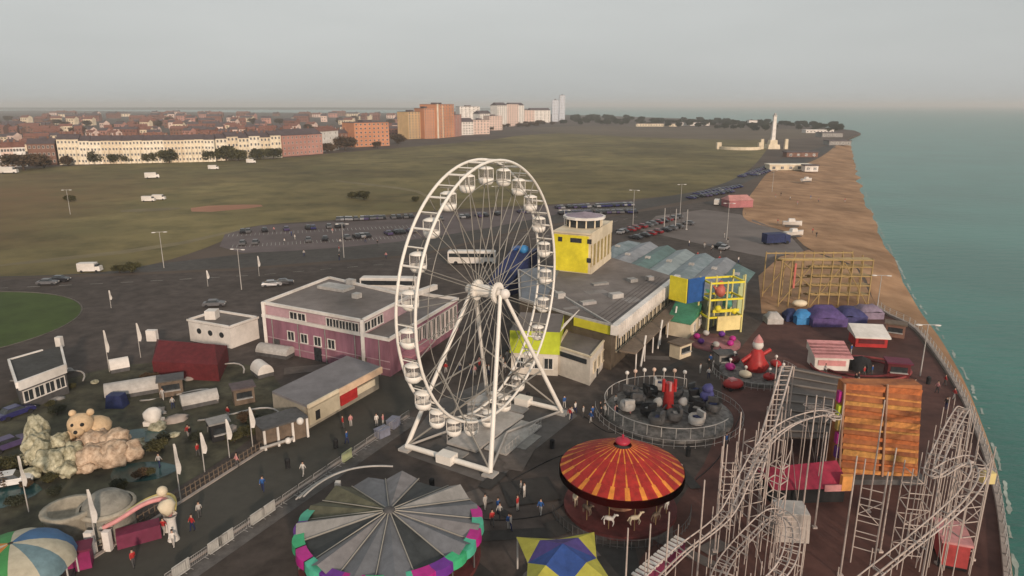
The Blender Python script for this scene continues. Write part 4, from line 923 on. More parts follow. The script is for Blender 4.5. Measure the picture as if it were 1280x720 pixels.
def tarp(name, label, u, v, wd, dp, h, m, rz=0):
    t = thing(name, label, 'tent', (*P2(u, v), 0), R(rz)); a = MB(); nn_ = 8; vs = []
    for j in range(nn_+1):
        for i in range(nn_+1):
            x = (i/nn_-.5)*wd; y = (j/nn_-.5)*dp; e_ = min(1, 4*min(i/nn_, 1-i/nn_, j/nn_, 1-j/nn_)); vs.append((x, y, h*(.55+.45*e_)+.45*noise.noise(Vector((x*.5+u, y*.5, 0)))))
    k0_ = len(vs); a.add(vs, [(j*(nn_+1)+i, j*(nn_+1)+i+1, (j+1)*(nn_+1)+i+1, (j+1)*(nn_+1)+i) for j in range(nn_) for i in range(nn_)], 0, True); a.build('roof', m, t)
    MB().box((0, 0, h*.27), (wd*.97, dp*.97, h*.54)).build('wall', m, t); return t
tarp('tent', 'purple canvas tent at the foot of the yellow coaster frame', 1030, 404, 6.5, 5, 3, mat('purple_tent_canvas', (.10, .065, .20), .7, .3))
tarp('tent', 'navy canvas tent between the purple tent and the white prize stall', 1060, 402, 5, 4.5, 2.8, mat('navy_tent_canvas', (.05, .05, .15), .7, .3))
tarp('tent', 'small bright blue tent left of the purple tents', 1003, 403, 3.4, 3, 2.3, sky_b)
tarp('tent', 'lilac grey tent at the right end of the tent row', 1083, 396, 5, 3.5, 2.4, mat('lilac_canvas', (.24, .19, .26), .7, .25))
tarp('tent', 'dark blue tent left of the bright blue one', 988, 400, 2.6, 2.4, 2, dblue)
tarp('tent', 'pale round topped tent right of the yellow play frame', 966, 403, 3, 2.6, 2, lgrey)
# yellow coaster frame
yc = thing('wild_mouse_coaster', 'yellow framed wild mouse coaster with four stacked runs at the edge of the shingle', 'roller coaster', (*P2(972, 384), 0), R(2))
pv_ = mat('coaster_yellow', (.40, .28, .12), .6, .2); cyp = unit_cyl(pv_); Wy = 18.2
for i in range(10):
    for y in (0, 4, 8): 
        x = Wy*i/9
        if i < 3 and y == 4: continue
        link('post', cyp, yc, (x, y, 0), 0, (.13, .13, 9.6))
tie_pts = []
for z in (2.5, 4.4, 6.3, 8.2, 9.6):
    xs0 = 6.4 if z < 9 else 0
    MB().path([(xs0, 0, z), (Wy, 0, z-.2), (Wy+.8, 1.5, z-.3), (Wy, 3, z-.4), (xs0, 3.2, z-.6)], .12, 5).build('rail', pv_, yc)
    MB().path([(xs0, .9, z+.02), (Wy-.3, .9, z-.18), (Wy-.2, 1.6, z-.3), (Wy-.3, 2.2, z-.38), (xs0, 2.3, z-.58)], .12, 5).build('rail', pv_, yc)
    MB().box(((xs0+Wy)/2, 1.2, z-.12), (Wy-xs0, 2.3, .08)).build('walkway', mat('yellow_mesh_floor', (.44, .32, .15), .6, .25), yc)
    MB().box(((xs0+Wy)/2, 7.9, z-.3), (Wy-xs0, .2, .25)).build('beam', pv_, yc)
for a, b_ in (((0, 0, .5), (6.4, 0, 9)), ((0, 0, 9.4), (6.4, 0, 4)), ((0, 8, .5), (6.4, 8, 9)), ((6.4, 0, 0), (12.5, 0, 9)), ((12.5, 0, 9), (18.2, 0, 0))): rod('brace', yc, a, b_, cyp, .11)
MB().box((2.6, -.3, 6.5), (.35, .3, 5)).build('lift_post', mat('salmon_paint', (.5, .14, .11)), yc)
MB().ball((4.0, -.8, 1.0), 1.0, 8, sz=.7, sx=1.6).build('train_car', cream, yc)
# grey ribbed roof
rr0 = thing('queue_roof', 'long dark grey ribbed roof between the white striped stall and the roller coaster', 'roof shelter')
q4 = [Vector(P2(u, v, 3.2)) for u, v in ((965, 545), (1050, 548), (1052, 470), (982, 456))]
MB().prism(q4, 3.0, 3.15).build('roof', mat('brown_grey_sheet', (.105, .085, .075), .6, .2, scale=.8), rr0)
for i in range(8):
    t = (i+.5)/8; a = q4[0].lerp(q4[3], t); b_ = q4[1].lerp(q4[2], t); rod('rib', rr0, (a.x, a.y, 3.25), (b_.x, b_.y, 3.25), unit_cyl(mat('grey_rib', (.24, .21, .19), .6, .2)), .16 if i % 2 else .1)
for q in q4: link('post', unit_cyl(dgrey), rr0, (q.x, q.y, 0), 0, (.12, .12, 3.05))
# orange funhouse
oh = thing('fun_house', 'tall orange fun house with a slatted striped front and pale ribs', 'ride', (39.3, 66.2, 0), R(-1))
hw, hh_ = 4.2, 10.3
vs = [(-hw, 0, .4), (hw, 0, .4), (hw-.1, 1.6, hh_), (-hw+.3, 1.6, hh_), (-hw, 3.2, .4), (hw, 3.2, .4), (hw-.1, 3.4, hh_), (-hw+.3, 3.4, hh_)]
MB().add(vs, [(0, 1, 2, 3), (5, 4, 7, 6), (0, 3, 7, 4), (1, 5, 6, 2), (3, 2, 6, 7)]).build('front_panel', mat('burnt_orange_panel', (.30, .085, .03), .65, .4, scale=.5, col2=(.52, .19, .06)), oh)
for i in range(11):
    z = .9+i*.9; y = 1.6*(z-.4)/(hh_-.4); tl = .35 if i % 2 else .55
    so = MB().box((0, 0, 0), (2*hw-.3, .2, (.42, .2, .62, .3)[i % 4])).build('slat', [mat('faded_orange_slat', (.56, .24, .07), .6, .4), mat('deep_orange_slat', (.44, .13, .04), .6, .4), mat('amber_slat', (.50, .25, .07), .6, .4)][i % 3], oh, (0, y-.16, z)); so.rotation_euler.y = R(5+(i*37 % 5)*.6)
for x in (-hw-.1, .3): rod('upright', oh, (x, -.35, 0), (x*.97, 1.3, hh_+.2), unit_cyl(mat('pale_orange_post', (.42, .24, .16), .5)), .13)
for i, c_ in enumerate((violet, mag, olive_y, lime, mag)): MB().box((-hw-.25, .6+.25*i, 3+i*1.5), (.35, .6, 1.2)).build('side_light_box', c_, oh)
MB().box((0, 1.5, .3), (9.5, 5, .6)).build('base', dgrey, oh)
# red tent
rt = thing('funfair_tent', 'magenta and red ridge tent left of the orange fun house', 'tent', (*P2(1004, 622), 0), R(3))
MB().add([(-4, -1.4, 1.8), (4, -1.4, 1.8), (3.6, 1, 3.6), (-3.6, 1, 3.0), (-4, 3, 1.8), (4, 3, 1.8)], [(0, 1, 2, 3), (3, 2, 5, 4), (0, 3, 4), (1, 5, 2)]).build('roof', mat('magenta_canvas', (.33, .025, .06), .65, .25), rt)
MB().box((0, .8, .9), (7.4, 3.6, 1.8)).build('wall', black, rt); MB().box((2.6, -1.45, 1.9), (2.6, .12, .7)).build('valance', pink, rt); MB().box((3.6, -1.3, 2.4), (1.2, .5, 1.6)).build('corner_panel', lorange, rt)
gt = thing('generator_cover', 'pale grey tarpaulin covered box among the coaster poles', 'covered box', (*P2(985, 668), 0), R(-5))
MB().box((0, 0, 1.4), (3.0, 2.6, 2.8), 0, 0, .93).build('cover', mat('pale_grey_cover', (.42, .38, .35), .7, .15), gt); MB().box((0, 0, 2.85), (2.7, 2.3, .12)).build('lid', lgrey, gt)
# red track ring
tr_ = thing('go_kart_track', 'thin red edged oval track behind the orange fun house', 'track', (*P2(1075, 462), 0))
for k, (a_, b_) in enumerate(((7.2, 5.0), (5.4, 3.5))):
    MB().path([(a_*math.cos(i*math.pi/20), b_*math.sin(i*math.pi/20), .35) for i in range(40)], .2, 5, closed=True).build('barrier', [mat('dull_red_barrier', (.26, .05, .05), .6), dred][k], tr_)
MB().lathe((0, 0, 0), [(1.6, 0), (1.4, 1.6), (.1, 2.2)], 10).build('tyre_stack', black, tr_)
# ------------------------------------------------------------------ ROLLER COASTER
def coaster(name, label, pts, sup, tie, closed=False, rad=.065, above=.3, zmin=.4, gauge=.55, seg=12):
    t = thing(name, label, 'roller coaster'); P_ = spline(pts, seg, closed); sides = ([], []); Ls = [0]
    for i in range(len(P_)):
        a = P_[i-1] if (i or closed) else P_[i]; b_ = P_[(i+1) % len(P_)] if (i < len(P_)-1 or closed) else P_[i]
        d_ = (b_-a); d_.z = 0; d_.normalize(); nn_ = Vector((d_.y, -d_.x, 0)); sides[0].append(P_[i]+nn_*gauge); sides[1].append(P_[i]-nn_*gauge)
        if i: Ls.append(Ls[-1]+(P_[i]-P_[i-1]).length)
    for s_ in sides: MB().path(s_, rad, 6, closed=closed).build('rail', coast_m, t)
    MB().path([p-Vector((0, 0, .35)) for p in P_], rad*1.3, 6, closed=closed).build('spine', coast_m, t)
    def at(s):
        i = 1
        while i < len(Ls)-1 and Ls[i] < s: i += 1
        f_ = (s-Ls[i-1])/max(1e-6, Ls[i]-Ls[i-1]); return sides[0][i-1].lerp(sides[0][i], f_), sides[1][i-1].lerp(sides[1][i], f_)
    s = 0; c_ = 0
    while s < Ls[-1] and c_ < 98:
        a, b_ = at(s); rod('crosstie', t, a, b_, unit_cyl(coast_m), .04); s += tie; c_ += 1
    s = sup*.5; c_ = 0; cp = unit_cyl(coast_m)
    while s < Ls[-1] and c_ < 90:
        a, b_ = at(s); o_a = a+(a-b_)*.35; o_b = b_+(b_-a)*.35
        if a.z > zmin+.8:
            for q in (o_a, o_b): rod('support', t, (q.x, q.y, 0), (q.x, q.y, q.z+above*(1+random.random()*5)), cp, .042)
            if a.z > 2.5:
                int(s/sup) % 3 == 0 and rod('cross_brace', t, (o_a.x, o_a.y, .4), (o_b.x, o_b.y, a.z-.6), cp, .03)
                rod('cross_beam', t, (o_a.x, o_a.y, a.z-.45), (o_b.x, o_b.y, a.z-.45), cp, .07)
        s += sup; c_ += 1
    return t, P_
def gp(l): return [G(u, v, z) for u, v, z in l]
coaster('roller_coaster', 'whitish roller coaster run climbing in an arc toward the orange fun house', gp([(800, 740, 2.5), (850, 690, 3.5), (905, 645, 5.5), (932, 595, 7.5), (957, 553, 8.6), (990, 527, 9.2), (1028, 516, 9.2), (1044, 522, 8.8)])+[Vector((33.6, 67.0, 7.8)), Vector((33.2, 71.0, 6.5)), Vector((36.5, 74.0, 5.0)), Vector((41.0, 74.5, 4.0))], 4.0, 1.3)
coaster('roller_coaster', 'whitish roller coaster run rising to a turn beside the sea wall', gp([(1040, 760, 4.0), (1085, 722, 5.0), (1120, 694, 6.4), (1150, 670, 7.8), (1180, 645, 9.0), (1208, 618, 9.8), (1224, 590, 10.4), (1216, 574, 10.5), (1195, 578, 10.3), (1165, 588, 9.6)])+[Vector((47.0, 66.0, 8.5)), Vector((43.0, 60.0, 7.0))], 3.6, 1.3)
c2, _ = coaster('roller_coaster', 'low dusty white coaster helix under the left end of the tall coaster', gp([(905, 705, 3.0), (935, 668, 4.2), (968, 640, 5.0), (990, 655, 5.4), (985, 700, 5.0), (950, 735, 4.2), (900, 735, 3.4)]), 1.5, .8, closed=True, rad=.06)
lift = thing('lift_hill', 'straight lift hill of pale rails rising behind the left coaster towers', 'roller coaster')
a, b_ = G(942, 600, 4.0), G(984, 458, 9.5)
for s_ in (-.6, .6):
    MB().path([a+Vector((s_, 0, 0)), a.lerp(b_, .5)+Vector((s_, 0, 0)), b_+Vector((s_, 0, 0))], .11, 6).build('rail', coast_m, lift)
for i in range(22): q = a.lerp(b_, i/21); rod('crosstie', lift, q+Vector((-.6, 0, 0)), q+Vector((.6, 0, 0)), unit_cyl(coast_m), .06)
for i in range(6):
    q = a.lerp(b_, i/5)
    for s_ in (-.8, .8): rod('support', lift, (q.x+s_, q.y, 0), (q.x+s_, q.y, q.z), unit_cyl(coast_m), .09)
twr = 0
labs = ['pole tower', 'x']
for (u, v, h, w_, lab) in ((905, 668, 10, 1.3, 'narrow lattice pole tower at the left end of the coaster'), (935, 655, 11.5, 1.6, 'taller lattice pole tower beside the pale covered box'), (962, 690, 12, 1.2, 'slim ladder-like pole tower left of the pale covered box'), (1078, 700, 9.5, 1.8, 'lattice pole tower below the orange fun house'), (1130, 705, 10.5, 1.8, 'wide pole tower at the lower right of the coaster'), (1195, 700, 12, 1.7, 'pole tower under the yellow topped lamp by the sea wall')):
    p = G(u, v); t = thing('pole_tower', lab, 'pole tower', (p.x, p.y, 0), R(20*twr)); twr += 1; cp = unit_cyl(coast_m)
    cs = [(-w_/2, -w_/2), (w_/2, -w_/2), (w_/2, w_/2), (-w_/2, w_/2)]
    for x, y in cs: link('post', cp, t, (x, y, 0), 0, (.055, .055, h*random.uniform(.85, 1)))
    nk = int(h/1.6)
    for k in range(1, nk):
        for j in range(4):
            a_, b2 = cs[j], cs[(j+1) % 4]; rod('cross_beam', t, (*a_, k*h/nk*.85), (*b2, k*h/nk*.85), cp, .05)
            if (k+j) % 3 == 0: rod('cross_brace', t, (*a_, k*h/nk*.85), (*b2, (k+1)*h/nk*.85), cp, .04)
# free-standing tall poles among the coaster
for i, (u, vb, vt) in enumerate(((870, 735, 600), (893, 690, 545), (915, 640, 515), (1003, 640, 494), (1018, 660, 540), (1085, 640, 500), (1100, 690, 560), (1150, 735, 585), (1172, 705, 548), (1187, 640, 560), (1215, 700, 570), (960, 560, 452), (780, 765, 660), (1050, 720, 570), (830, 740, 640), (808, 745, 655))):
    p = G(u, vb); h = Z(vt, p.y)
    o = MB().tube((0, 0, 0), (0, 0, h), .09, 7, 0, .06).box((0, 0, .1), (.4, .4, .2)).build('pole', coast_m, None, (p.x, p.y, 0))
    tag(o, 'thin pale pole standing among the roller coaster supports', 'pole', 'thin poles among the coaster supports')
# slatted white stair
ws_ = thing('slatted_ramp', 'bright white slatted ramp at the bottom between the star canopy and the coaster', 'ramp')
a, b_ = G(795, 722, 1.5), G(852, 672, 1.5); d_ = b_-a; rz_ = math.atan2(d_.y, d_.x)
for k in range(13):
    q = a.lerp(b_, (k+.5)/13); MB().box((0, 0, 0), (.32, 1.1, .12)).build('slat', white, ws_, (q.x, q.y, 1.5), rz_)
MB().box(((a.x+b_.x)/2, (a.y+b_.y)/2, .7), (d_.length, .8, 1.35), rz_).build('wall', mat('magenta_wall', (.18, .03, .07), .7), ws_)
# sea edge ride cart and yellow light
ct = thing('ride_cart', 'red and salmon ride cart parked near the sea wall at the lower right', 'ride cart', (*P2(1185, 700), 0), R(70))
MB().box((0, 0, 1.6), (3.4, 2.0, 2.2)).build('body', mat('coral_paint', (.46, .07, .07), .5, .2), ct); MB().box((0, 0, 2.8), (3.8, 2.4, .2)).build('roof', pink, ct)
for x in (-1.2, 1.2): MB().tube((x, -1.05, .4), (x, 1.05, .4), .4, 12).build('wheel', black, ct)
p = G(1222, 660); yl = thing('yellow_sign_post', 'pole with a pale yellow box head beside the sea wall', 'sign post', (p.x, p.y, 0))
MB().tube((0, 0, 0), (0, 0, 5.0), .1, 8).build('post', lgrey, yl); MB().box((0, 0, 5.4), (1.1, .6, 1.1)).build('head', mat('custard_panel', (.80, .66, .30)), yl)
# ================================================================== MINI GOLF AND LEFT FOREGROUND
golfm = mat('golf_ground', (.055, .052, .04), .95, .4, scale=.35, big=.08, dirt=.4, col2=(.12, .115, .075))
psheet('mini_golf_ground', [(-60, 560), (0, 505), (90, 470), (180, 452), (300, 452), (352, 470), (345, 520), (300, 560), (240, 600), (150, 650), (40, 660), (-60, 700)], .028, golfm, 1)
def rocks(name, label, cat, u, v, lst, m, cname='rock', rz=0):
    t = thing(name, label, cat, (*P2(u, v), 0), rz)
    for i, (x, y, z, r_, sz) in enumerate(lst): MB().ball((0, 0, 0), r_*.88, 30, sz=sz, nz=.24, seed=i+u*.1).build(cname, m, t, (x, y, z))
    return t
rg = random.Random(21)
rocks('rockery', 'tall pale yellowish rockery at the left of the bear sculpture', 'rockery', 50, 590, [(-2.2, 3.5, 2.5, 1.4, 1.7), (-1.3, 2, 2.0, 1.5, 1.4), (-.2, 1, 1.5, 1.4, 1.5), (.9, .2, 1.2, 1.5, 1.0), (2.2, 0, .9, 1.4, 1.2), (3.2, 1.2, 1.4, 1.3, 1.3), (3.6, -.8, .7, 1.1, .9), (1.0, 2.4, 2.2, 1.1, 1.2), (-2.6, 1, .8, 1.0, .8), (0, -1.2, .5, 1, .7)], rock_c)
rocks('rock_ledge', 'pinkish orange rock ledge under the bear sculpture', 'rockery', 122, 578, [(-2.2, 0, 1.1, 1.7, .9), (0, -.5, 1.2, 2.0, .8), (2.2, -.2, 1.2, 1.8, .9), (3.6, .8, 1.0, 1.4, .9), (-1, 1.5, 2.0, 1.7, .9), (1.5, 1.5, 2.0, 1.7, .8), (0, -1.9, .5, 1.2, .6)], rock_p)
be = thing('bear_sculpture', 'big cream bear sculpture with dark eyes resting on the pink rock ledge', 'sculpture', (*P2(112, 566), 0), R(10))
bm_ = MB().ball((.2, 1.2, 3.4), 2.2, 18, sz=.75, nz=.06, sx=1.3).ball((-.3, -.4, 4.7), 1.65, 18, sz=.95, nz=.04).ball((-.2, -1.7, 4.2), .85, 14, sz=.75).ball((-1.4, .2, 6.1), .5, 10).ball((.9, .2, 6.1), .5, 10).ball((-1.9, -.6, 2.9), .75, 12, sz=1.3, nz=.05).ball((1.7, -.6, 2.9), .75, 12, sz=1.3, nz=.05)
bm_.build('body', bear_m, be); be.scale = (.82, .82, .82)
for x in (-.75, .45): MB().ball((x, -1.75, 5.15), .27, 10).build('eye', black, be)
MB().ball((-.2, -2.5, 4.4), .27, 10).build('nose', black, be)
MB().box((2.2, -1.9, 2.3), (1.6, .2, .9), 0).box((2.2, -2.02, 2.3), (1.0, .1, .4), 0, 1).build('name_board', [rock_p, brick], be)
poolm = mat('teal_pool', (.03, .075, .075), .15, .3, scale=.6)
for (u, v, rx, ry) in ((178, 590, 3.6, 2.2), (175, 545, 3, 2), (-5, 620, 4, 3)):
    p = G(u, v); sheet('pond', [(p.x+rx*math.cos(i*.4)*(1+.1*math.sin(i*1.3)), p.y+ry*math.sin(i*.4)) for i in range(15)], .06, poolm)
bsp = ['among the bright rocks', 'beside a pond', 'by the path']
for i in range(46):
    u = rg.uniform(-20, 335); v = rg.uniform(468, 640)
    if v > 690-(u*.42): continue
    if 25 < u < 175 and 520 < v < 590: continue
    tree('shrub', 'low dark shrub planted in the mini golf garden', G(u, v), rg.uniform(.7, 1.7), [foil, foil_d, foil_b][i % 3], i % 4, 'shrubs of the mini golf garden', hgt=.8)
for i in range(16):
    u = rg.uniform(60, 330); v = rg.uniform(462, 560); p = G(u, v)
    o = MB().ball((0, 0, .15), rg.uniform(.4, 1.1), 10, sz=.5, nz=.25, seed=i, sx=rg.uniform(1, 1.8)).build('boulder', [conc, rock_c, grey][i % 3], None, (p.x, p.y, 0), rg.uniform(0, 3)); tag(o, 'rounded boulder lying in the mini golf garden', 'boulder', 'boulders of the mini golf garden')
def arched(name, label, u, v, L_, wd, h, m, rz):
    t = thing(name, label, 'shelter', (*P2(u, v), 0), R(rz)); vs = []
    for j in range(2):
        for i in range(11):
            a = math.pi*i/10; vs.append(((-.5+j)*L_, -wd/2*math.cos(a), .6+h*math.sin(a)))
    MB().add(vs, [(i, i+11, i+12, i+1) for i in range(10)]+[tuple(range(10, -1, -1)), tuple(range(11, 22))], 0, False).build('roof', m, t)
    MB().box((0, 0, .3), (L_*.98, wd*.96, .6)).build('base', dgrey, t); return t
arched('arched_cover', 'long pale grey arched cover right behind the bear sculpture', 168, 492, 7, 2.6, 1.5, lgrey, 28)
arched('arched_cover', 'small bright rounded cover above the long arched one', 150, 463, 2.6, 2, 1.4, white, 35)
arched('arched_cover', 'pale arched cover in the middle of the mini golf garden', 250, 505, 4.6, 2.2, 1.2, lgrey, 32)
arched('arched_cover', 'whitish arched cover below the purple hall', 345, 444, 6, 2.4, 1.2, lgrey, -20)
arched('arched_cover', 'short pale arched cover left of the stall row', 328, 468, 3.2, 2.4, 1.4, white, -50)
o = MB().ball((0, 0, 1.2), 1.1, 12, sz=1.0, nz=.15).box((0, 0, .3), (2, 1.6, .6)).build('white_boulder', white, None, (*P2(193, 530), 0)); tag(o, 'bright white rounded rock right of the bear sculpture', 'rock')
o = MB().box((0, 0, .9), (2.4, 1.6, 1.8), 0, 0, .8).build('blue_chest', dblue, None, (*P2(147, 508), 0)); tag(o, 'dark blue box behind the bear sculpture', 'box')
for i, (u, v) in enumerate(((225, 505), (262, 470), (300, 530), (60, 480))):
    p = G(u, v); pts = [(p.x+3.2*math.cos(a)*1.6, p.y+3*math.sin(a), .5+.6*math.sin(a*2)) for a in [k*.25 for k in range(14)]]
    o = MB().path(pts, .12, 5).build('path_rail', lgrey); tag(o, ['curved pale rail right of the white rock', 'curved pale rail below the red marquee', 'curved pale rail near the banner posts by the road', 'curved pale rail behind the bear by the shelter'][i], 'rail')
# feather banners
def banner(u, vb, vt, label, m=white):
    p = G(u, vb); h = Z(vt, p.y); t = thing('feather_banner', label, 'banner', (p.x, p.y, 0), R(random.uniform(-20, 20)))
    MB().tube((0, 0, 0), (0, 0, h), .07, 6, 0, .04).build('pole', lgrey, t)
    v = []; n_ = 8
    for j in range(n_+1):
        z = h*(.48+.52*j/n_); w2 = .6*math.sin(math.pi*(.25+.68*j/n_))
        v += [(0, .03, z), (w2, .1*math.sin(j), z), (0, -.03, z), (w2, .1*math.sin(j)-.05, z)]
    a = MB(); a.add(v, [(4*j, 4*j+4, 4*j+5, 4*j+1) for j in range(n_)]+[(4*j+2, 4*j+3, 4*j+7, 4*j+6) for j in range(n_)]+[(4*j+1, 4*j+5, 4*j+7, 4*j+3) for j in range(n_)])
    a.build('flag', m, t)
for u, vb, vt, lab in ((226, 625, 555, 'nearest white feather banner beside the road'), (256, 590, 541, 'second white feather banner from the near end by the road'), (287, 572, 524, 'third white feather banner from the near end by the road'), (316, 558, 509, 'white feather banner nearest the dark snack hut'), (137, 465, 413, 'tall white feather banner behind the bear, nearest the shelter'), (176, 447, 404, 'tall white feather banner left of the red marquee'), (36, 640, 570, 'thin pale feather banner at the left of the rockery'), (122, 690, 612, 'white feather banner in front of the round stone ride'), (324, 345, 320, 'small feather banner at the road behind the purple hall'), (260, 358, 338, 'small feather banner at the road behind the white kiosk'), (139, 385, 363, 'small white feather banner by the round lawn')):
    banner(u, vb, vt, lab)
# round stone ride
ro = thing('rotunda', 'round pale stone coloured ride wall with a dome beside the road at the lower left', 'ride', (*P2(112, 676), 0), R(0))
stone = mat('pale_stone', (.36, .33, .27), .85, .25, scale=1.2, bump=.4)
MB().lathe((-1.6, .3, 0), [(1.9, 0), (2.1, 2.8), (2.3, 3.0), (2.3, 3.3), (1.8, 3.3), (1.7, 2.2), (.01, 2.1)], 20).build('left_bowl', stone, ro)
MB().lathe((1.2, 1.4, 0), [(2.2, 0), (2.2, 2.6), (1.9, 3.4), (1.2, 4.0), (.01, 4.3)], 20).build('dome', mat('grey_stone_dome', (.25, .24, .21), .85, .3, scale=1.2, bump=.4), ro)
MB().lathe((1.2, 1.4, 0), [(2.25, 2.5), (2.5, 2.6), (2.5, 2.9), (2.2, 2.95)], 20).build('rim', stone, ro)
MB().box((1.3, -1.8, 1.1), (.7, .5, 2.2)).build('pillar', white, ro); MB().box((2.6, -1.4, 1.0), (.6, .5, 2.0)).build('pillar', white, ro)
# pink and yellow slide
sl = thing('tube_slide', 'pink and yellow curving slide track on white pillars beside the road', 'slide', (*P2(165, 682), 0), 0)
for k, m_ in enumerate((pink, cream, mat('dusty_yellow', (.62, .50, .18), .5))):
    MB().path(spline([(-2.2, -.2+.4*k, 2.0), (-1, .3+.4*k, 2.5), (.6, 1.6+.4*k, 3.2), (2.0, 2.2+.4*k, 3.4), (3.0, 1.8+.4*k, 3.2), (3.4, .8+.4*k, 2.6)], 6), .22, 8).build('chute', m_, sl)
for x, y, h in ((-2.0, -.2, 2.0), (3.4, .9, 2.6), (2.3, 2.4, 3.2)): MB().lathe((x, y, 0), [(.55, 0), (.4, .5), (.4, h-.4), (.6, h)], 10).build('pillar', white, sl)
MB().ball((3.2, 1.0, 3.4), .75, 10, nz=.15).ball((2.0, 2.6, 4.0), .5, 10).build('top_ornament', cream, sl)
MB().box((.3, .8, .7), (3.6, 1.4, 1.4), R(30)).build('magenta_skirt', mat('magenta_wall', (.18, .03, .07)), sl)
o = thing('booth', 'little magenta booth between the multicoloured tent and the round stone ride', 'booth', (*P2(100, 708), 0), R(25))
MB().box((0, 0, .9), (2.0, 1.4, 1.8)).build('wall', mat('deep_magenta', (.24, .02, .10), .6), o); MB().box((0, 0, 1.9), (2.3, 1.7, .2)).build('roof', mat('wine_roof', (.14, .02, .05), .6), o); MB().ball((-.6, .4, 2.4), .45, 8).build('ornament', pink, o)
# multicoloured tent
mt_ = thing('segmented_tent', 'multicoloured round tent of blue, green, orange and cream segments at the lower left corner', 'tent', (*P2(25, 735), 0), 0)
sc7 = [mat('mid_blue_canvas', (.06, .15, .30), .65, .15), mat('pale_canvas', (.48, .44, .34), .65, .15), mat('leaf_green_canvas', (.06, .26, .08), .65, .15), mat('tangerine_canvas', (.50, .20, .04), .65, .15), mat('pale_canvas', (.48, .44, .34)), mat('grey_teal_canvas', (.14, .22, .25), .65, .2)]
for i in range(12):
    a0 = i*math.pi/6; a1 = a0+math.pi/6; q = []
    for j in range(7):
        fj = j/6; r_ = 4.3*math.cos(fj*math.pi/2*.97); z = 2.0+2.3*math.sin(fj*math.pi/2)
        for k in range(4): a = a0+(a1-a0)*k/3; b2 = 1+.04*math.sin(math.pi*k/3); q.append((r_*b2*math.cos(a), r_*b2*math.sin(a), z))
    MB().add(q, [(4*j+k, 4*j+k+1, 4*j+k+5, 4*j+k+4) for j in range(6) for k in range(3)], 0, True).build('canopy_segment', sc7[[1, 0, 0, 1, 2, 2, 3, 4, 3, 2, 1, 5][i]], mt_)
    link('post', unit_cyl(lgrey), mt_, (4.2*math.cos(a0), 4.2*math.sin(a0), 0), 0, (.08, .08, 2.1))
MB().lathe((0, 0, 0), [(4, 0), (4, .4), (.01, .4)], 20, 0, False).build('floor', dgrey, mt_)
o = thing('photo_booth', 'pale pink boxy booth at the right foot of the multicoloured tent', 'booth', (*P2(56, 716), 0), R(30))
MB().box((0, 0, 1.1), (2.2, 1.6, 2.2), 0, 0, .9).build('wall', mat('faded_pink', (.50, .36, .33), .6), o); MB().box((0, 0, 2.3), (2.3, 1.7, .2)).build('roof', lgrey, o)
# barrier along the near side of the access road
e0, e1 = Vector((-28.4, 50.6)), Vector((-13.2, 81.5)); e00 = e0+(e0-e1)*.5
bt = 0; ln = (e1-e00).length; nb = int(ln/2.2)
bar = thing('crowd_barrier', '', 'barrier')
m_ = MB().path([(-1, 0, .15), (-1, 0, 1.1), (1, 0, 1.1), (1, 0, .15)], .03, 5).path([(-1, 0, .2), (1, 0, .2)], .025, 5)
for k in range(9): m_.tube((-.8+.2*k, 0, .2), (-.8+.2*k, 0, 1.1), .014, 4)
m_.build('frame', steel, bar)
for x in (-.8, .8): MB().tube((x, -.3, .04), (x, .3, .04), .03, 5).build('foot', steel, bar)
rz_ = math.atan2((e1-e00).y, (e1-e00).x)
for i in range(nb):
    q = e00.lerp(e1, (i+.5)/nb); lab = 'grey steel crowd barrier in the line along the access road'
    if i == 0: bar.location = (q.x, q.y, 0); bar.rotation_euler.z = rz_; tag(bar, lab, 'barrier', 'crowd barriers along the access road')
    else: dup(bar, (q.x, q.y, 0), rz_, lab, 'crowd barriers along the access road')
for i, (u, v, lab) in enumerate(((286, 690, 'white banner sheet on the barrier, nearest the bottom'), (299, 681, 'white banner sheet just up the road from the nearest one'), (333, 652, 'left white sheet of the middle pair on the road barrier'), (346, 642, 'right white sheet of the middle pair on the road barrier'), (455, 577, 'pale greenish sheet on the barrier left of the wheel foot'), (232, 716, 'white banner sheet at the very bottom of the road barrier'))):
    p = G(u, v+4); q = e0+(e1-e0)*((Vector((p.x, p.y))-e0).dot(e1-e0)/(e1-e0).length_squared)
    nn_ = Vector((-(e1-e0).y, (e1-e0).x)).normalized()*.08; o = MB().box((0, 0, .68), (1.7, .05, 1.0)).box((0, 0, .15), (1.5, .3, .1)).build('banner_sheet', mat('dull_white_sheet', (.50, .50, .48), .6) if i != 4 else mat('pale_green_fin', (.50, .56, .30)), None, (q.x+nn_.x, q.y+nn_.y, 0), rz_); tag(o, lab, 'banner')
# low clutter between barrier and wheel: blue-grey crates
for i, (u, v, lab) in enumerate(((478, 545, 'blue grey crate nearest the wheel foot, first of two by the barrier'), (492, 533, 'blue grey crate farther up the barrier by the wheel'))):
    p = G(u, v); o = MB().box((0, 0, .5), (1.6, 1.1, 1.0)).box((0, 0, 1.04), (1.7, 1.2, .08)).build('crate', mat('blue_grey_crate', (.22, .23, .30), .6, .2), None, (p.x, p.y, 0), R(50+i*20)); tag(o, lab, 'crate')
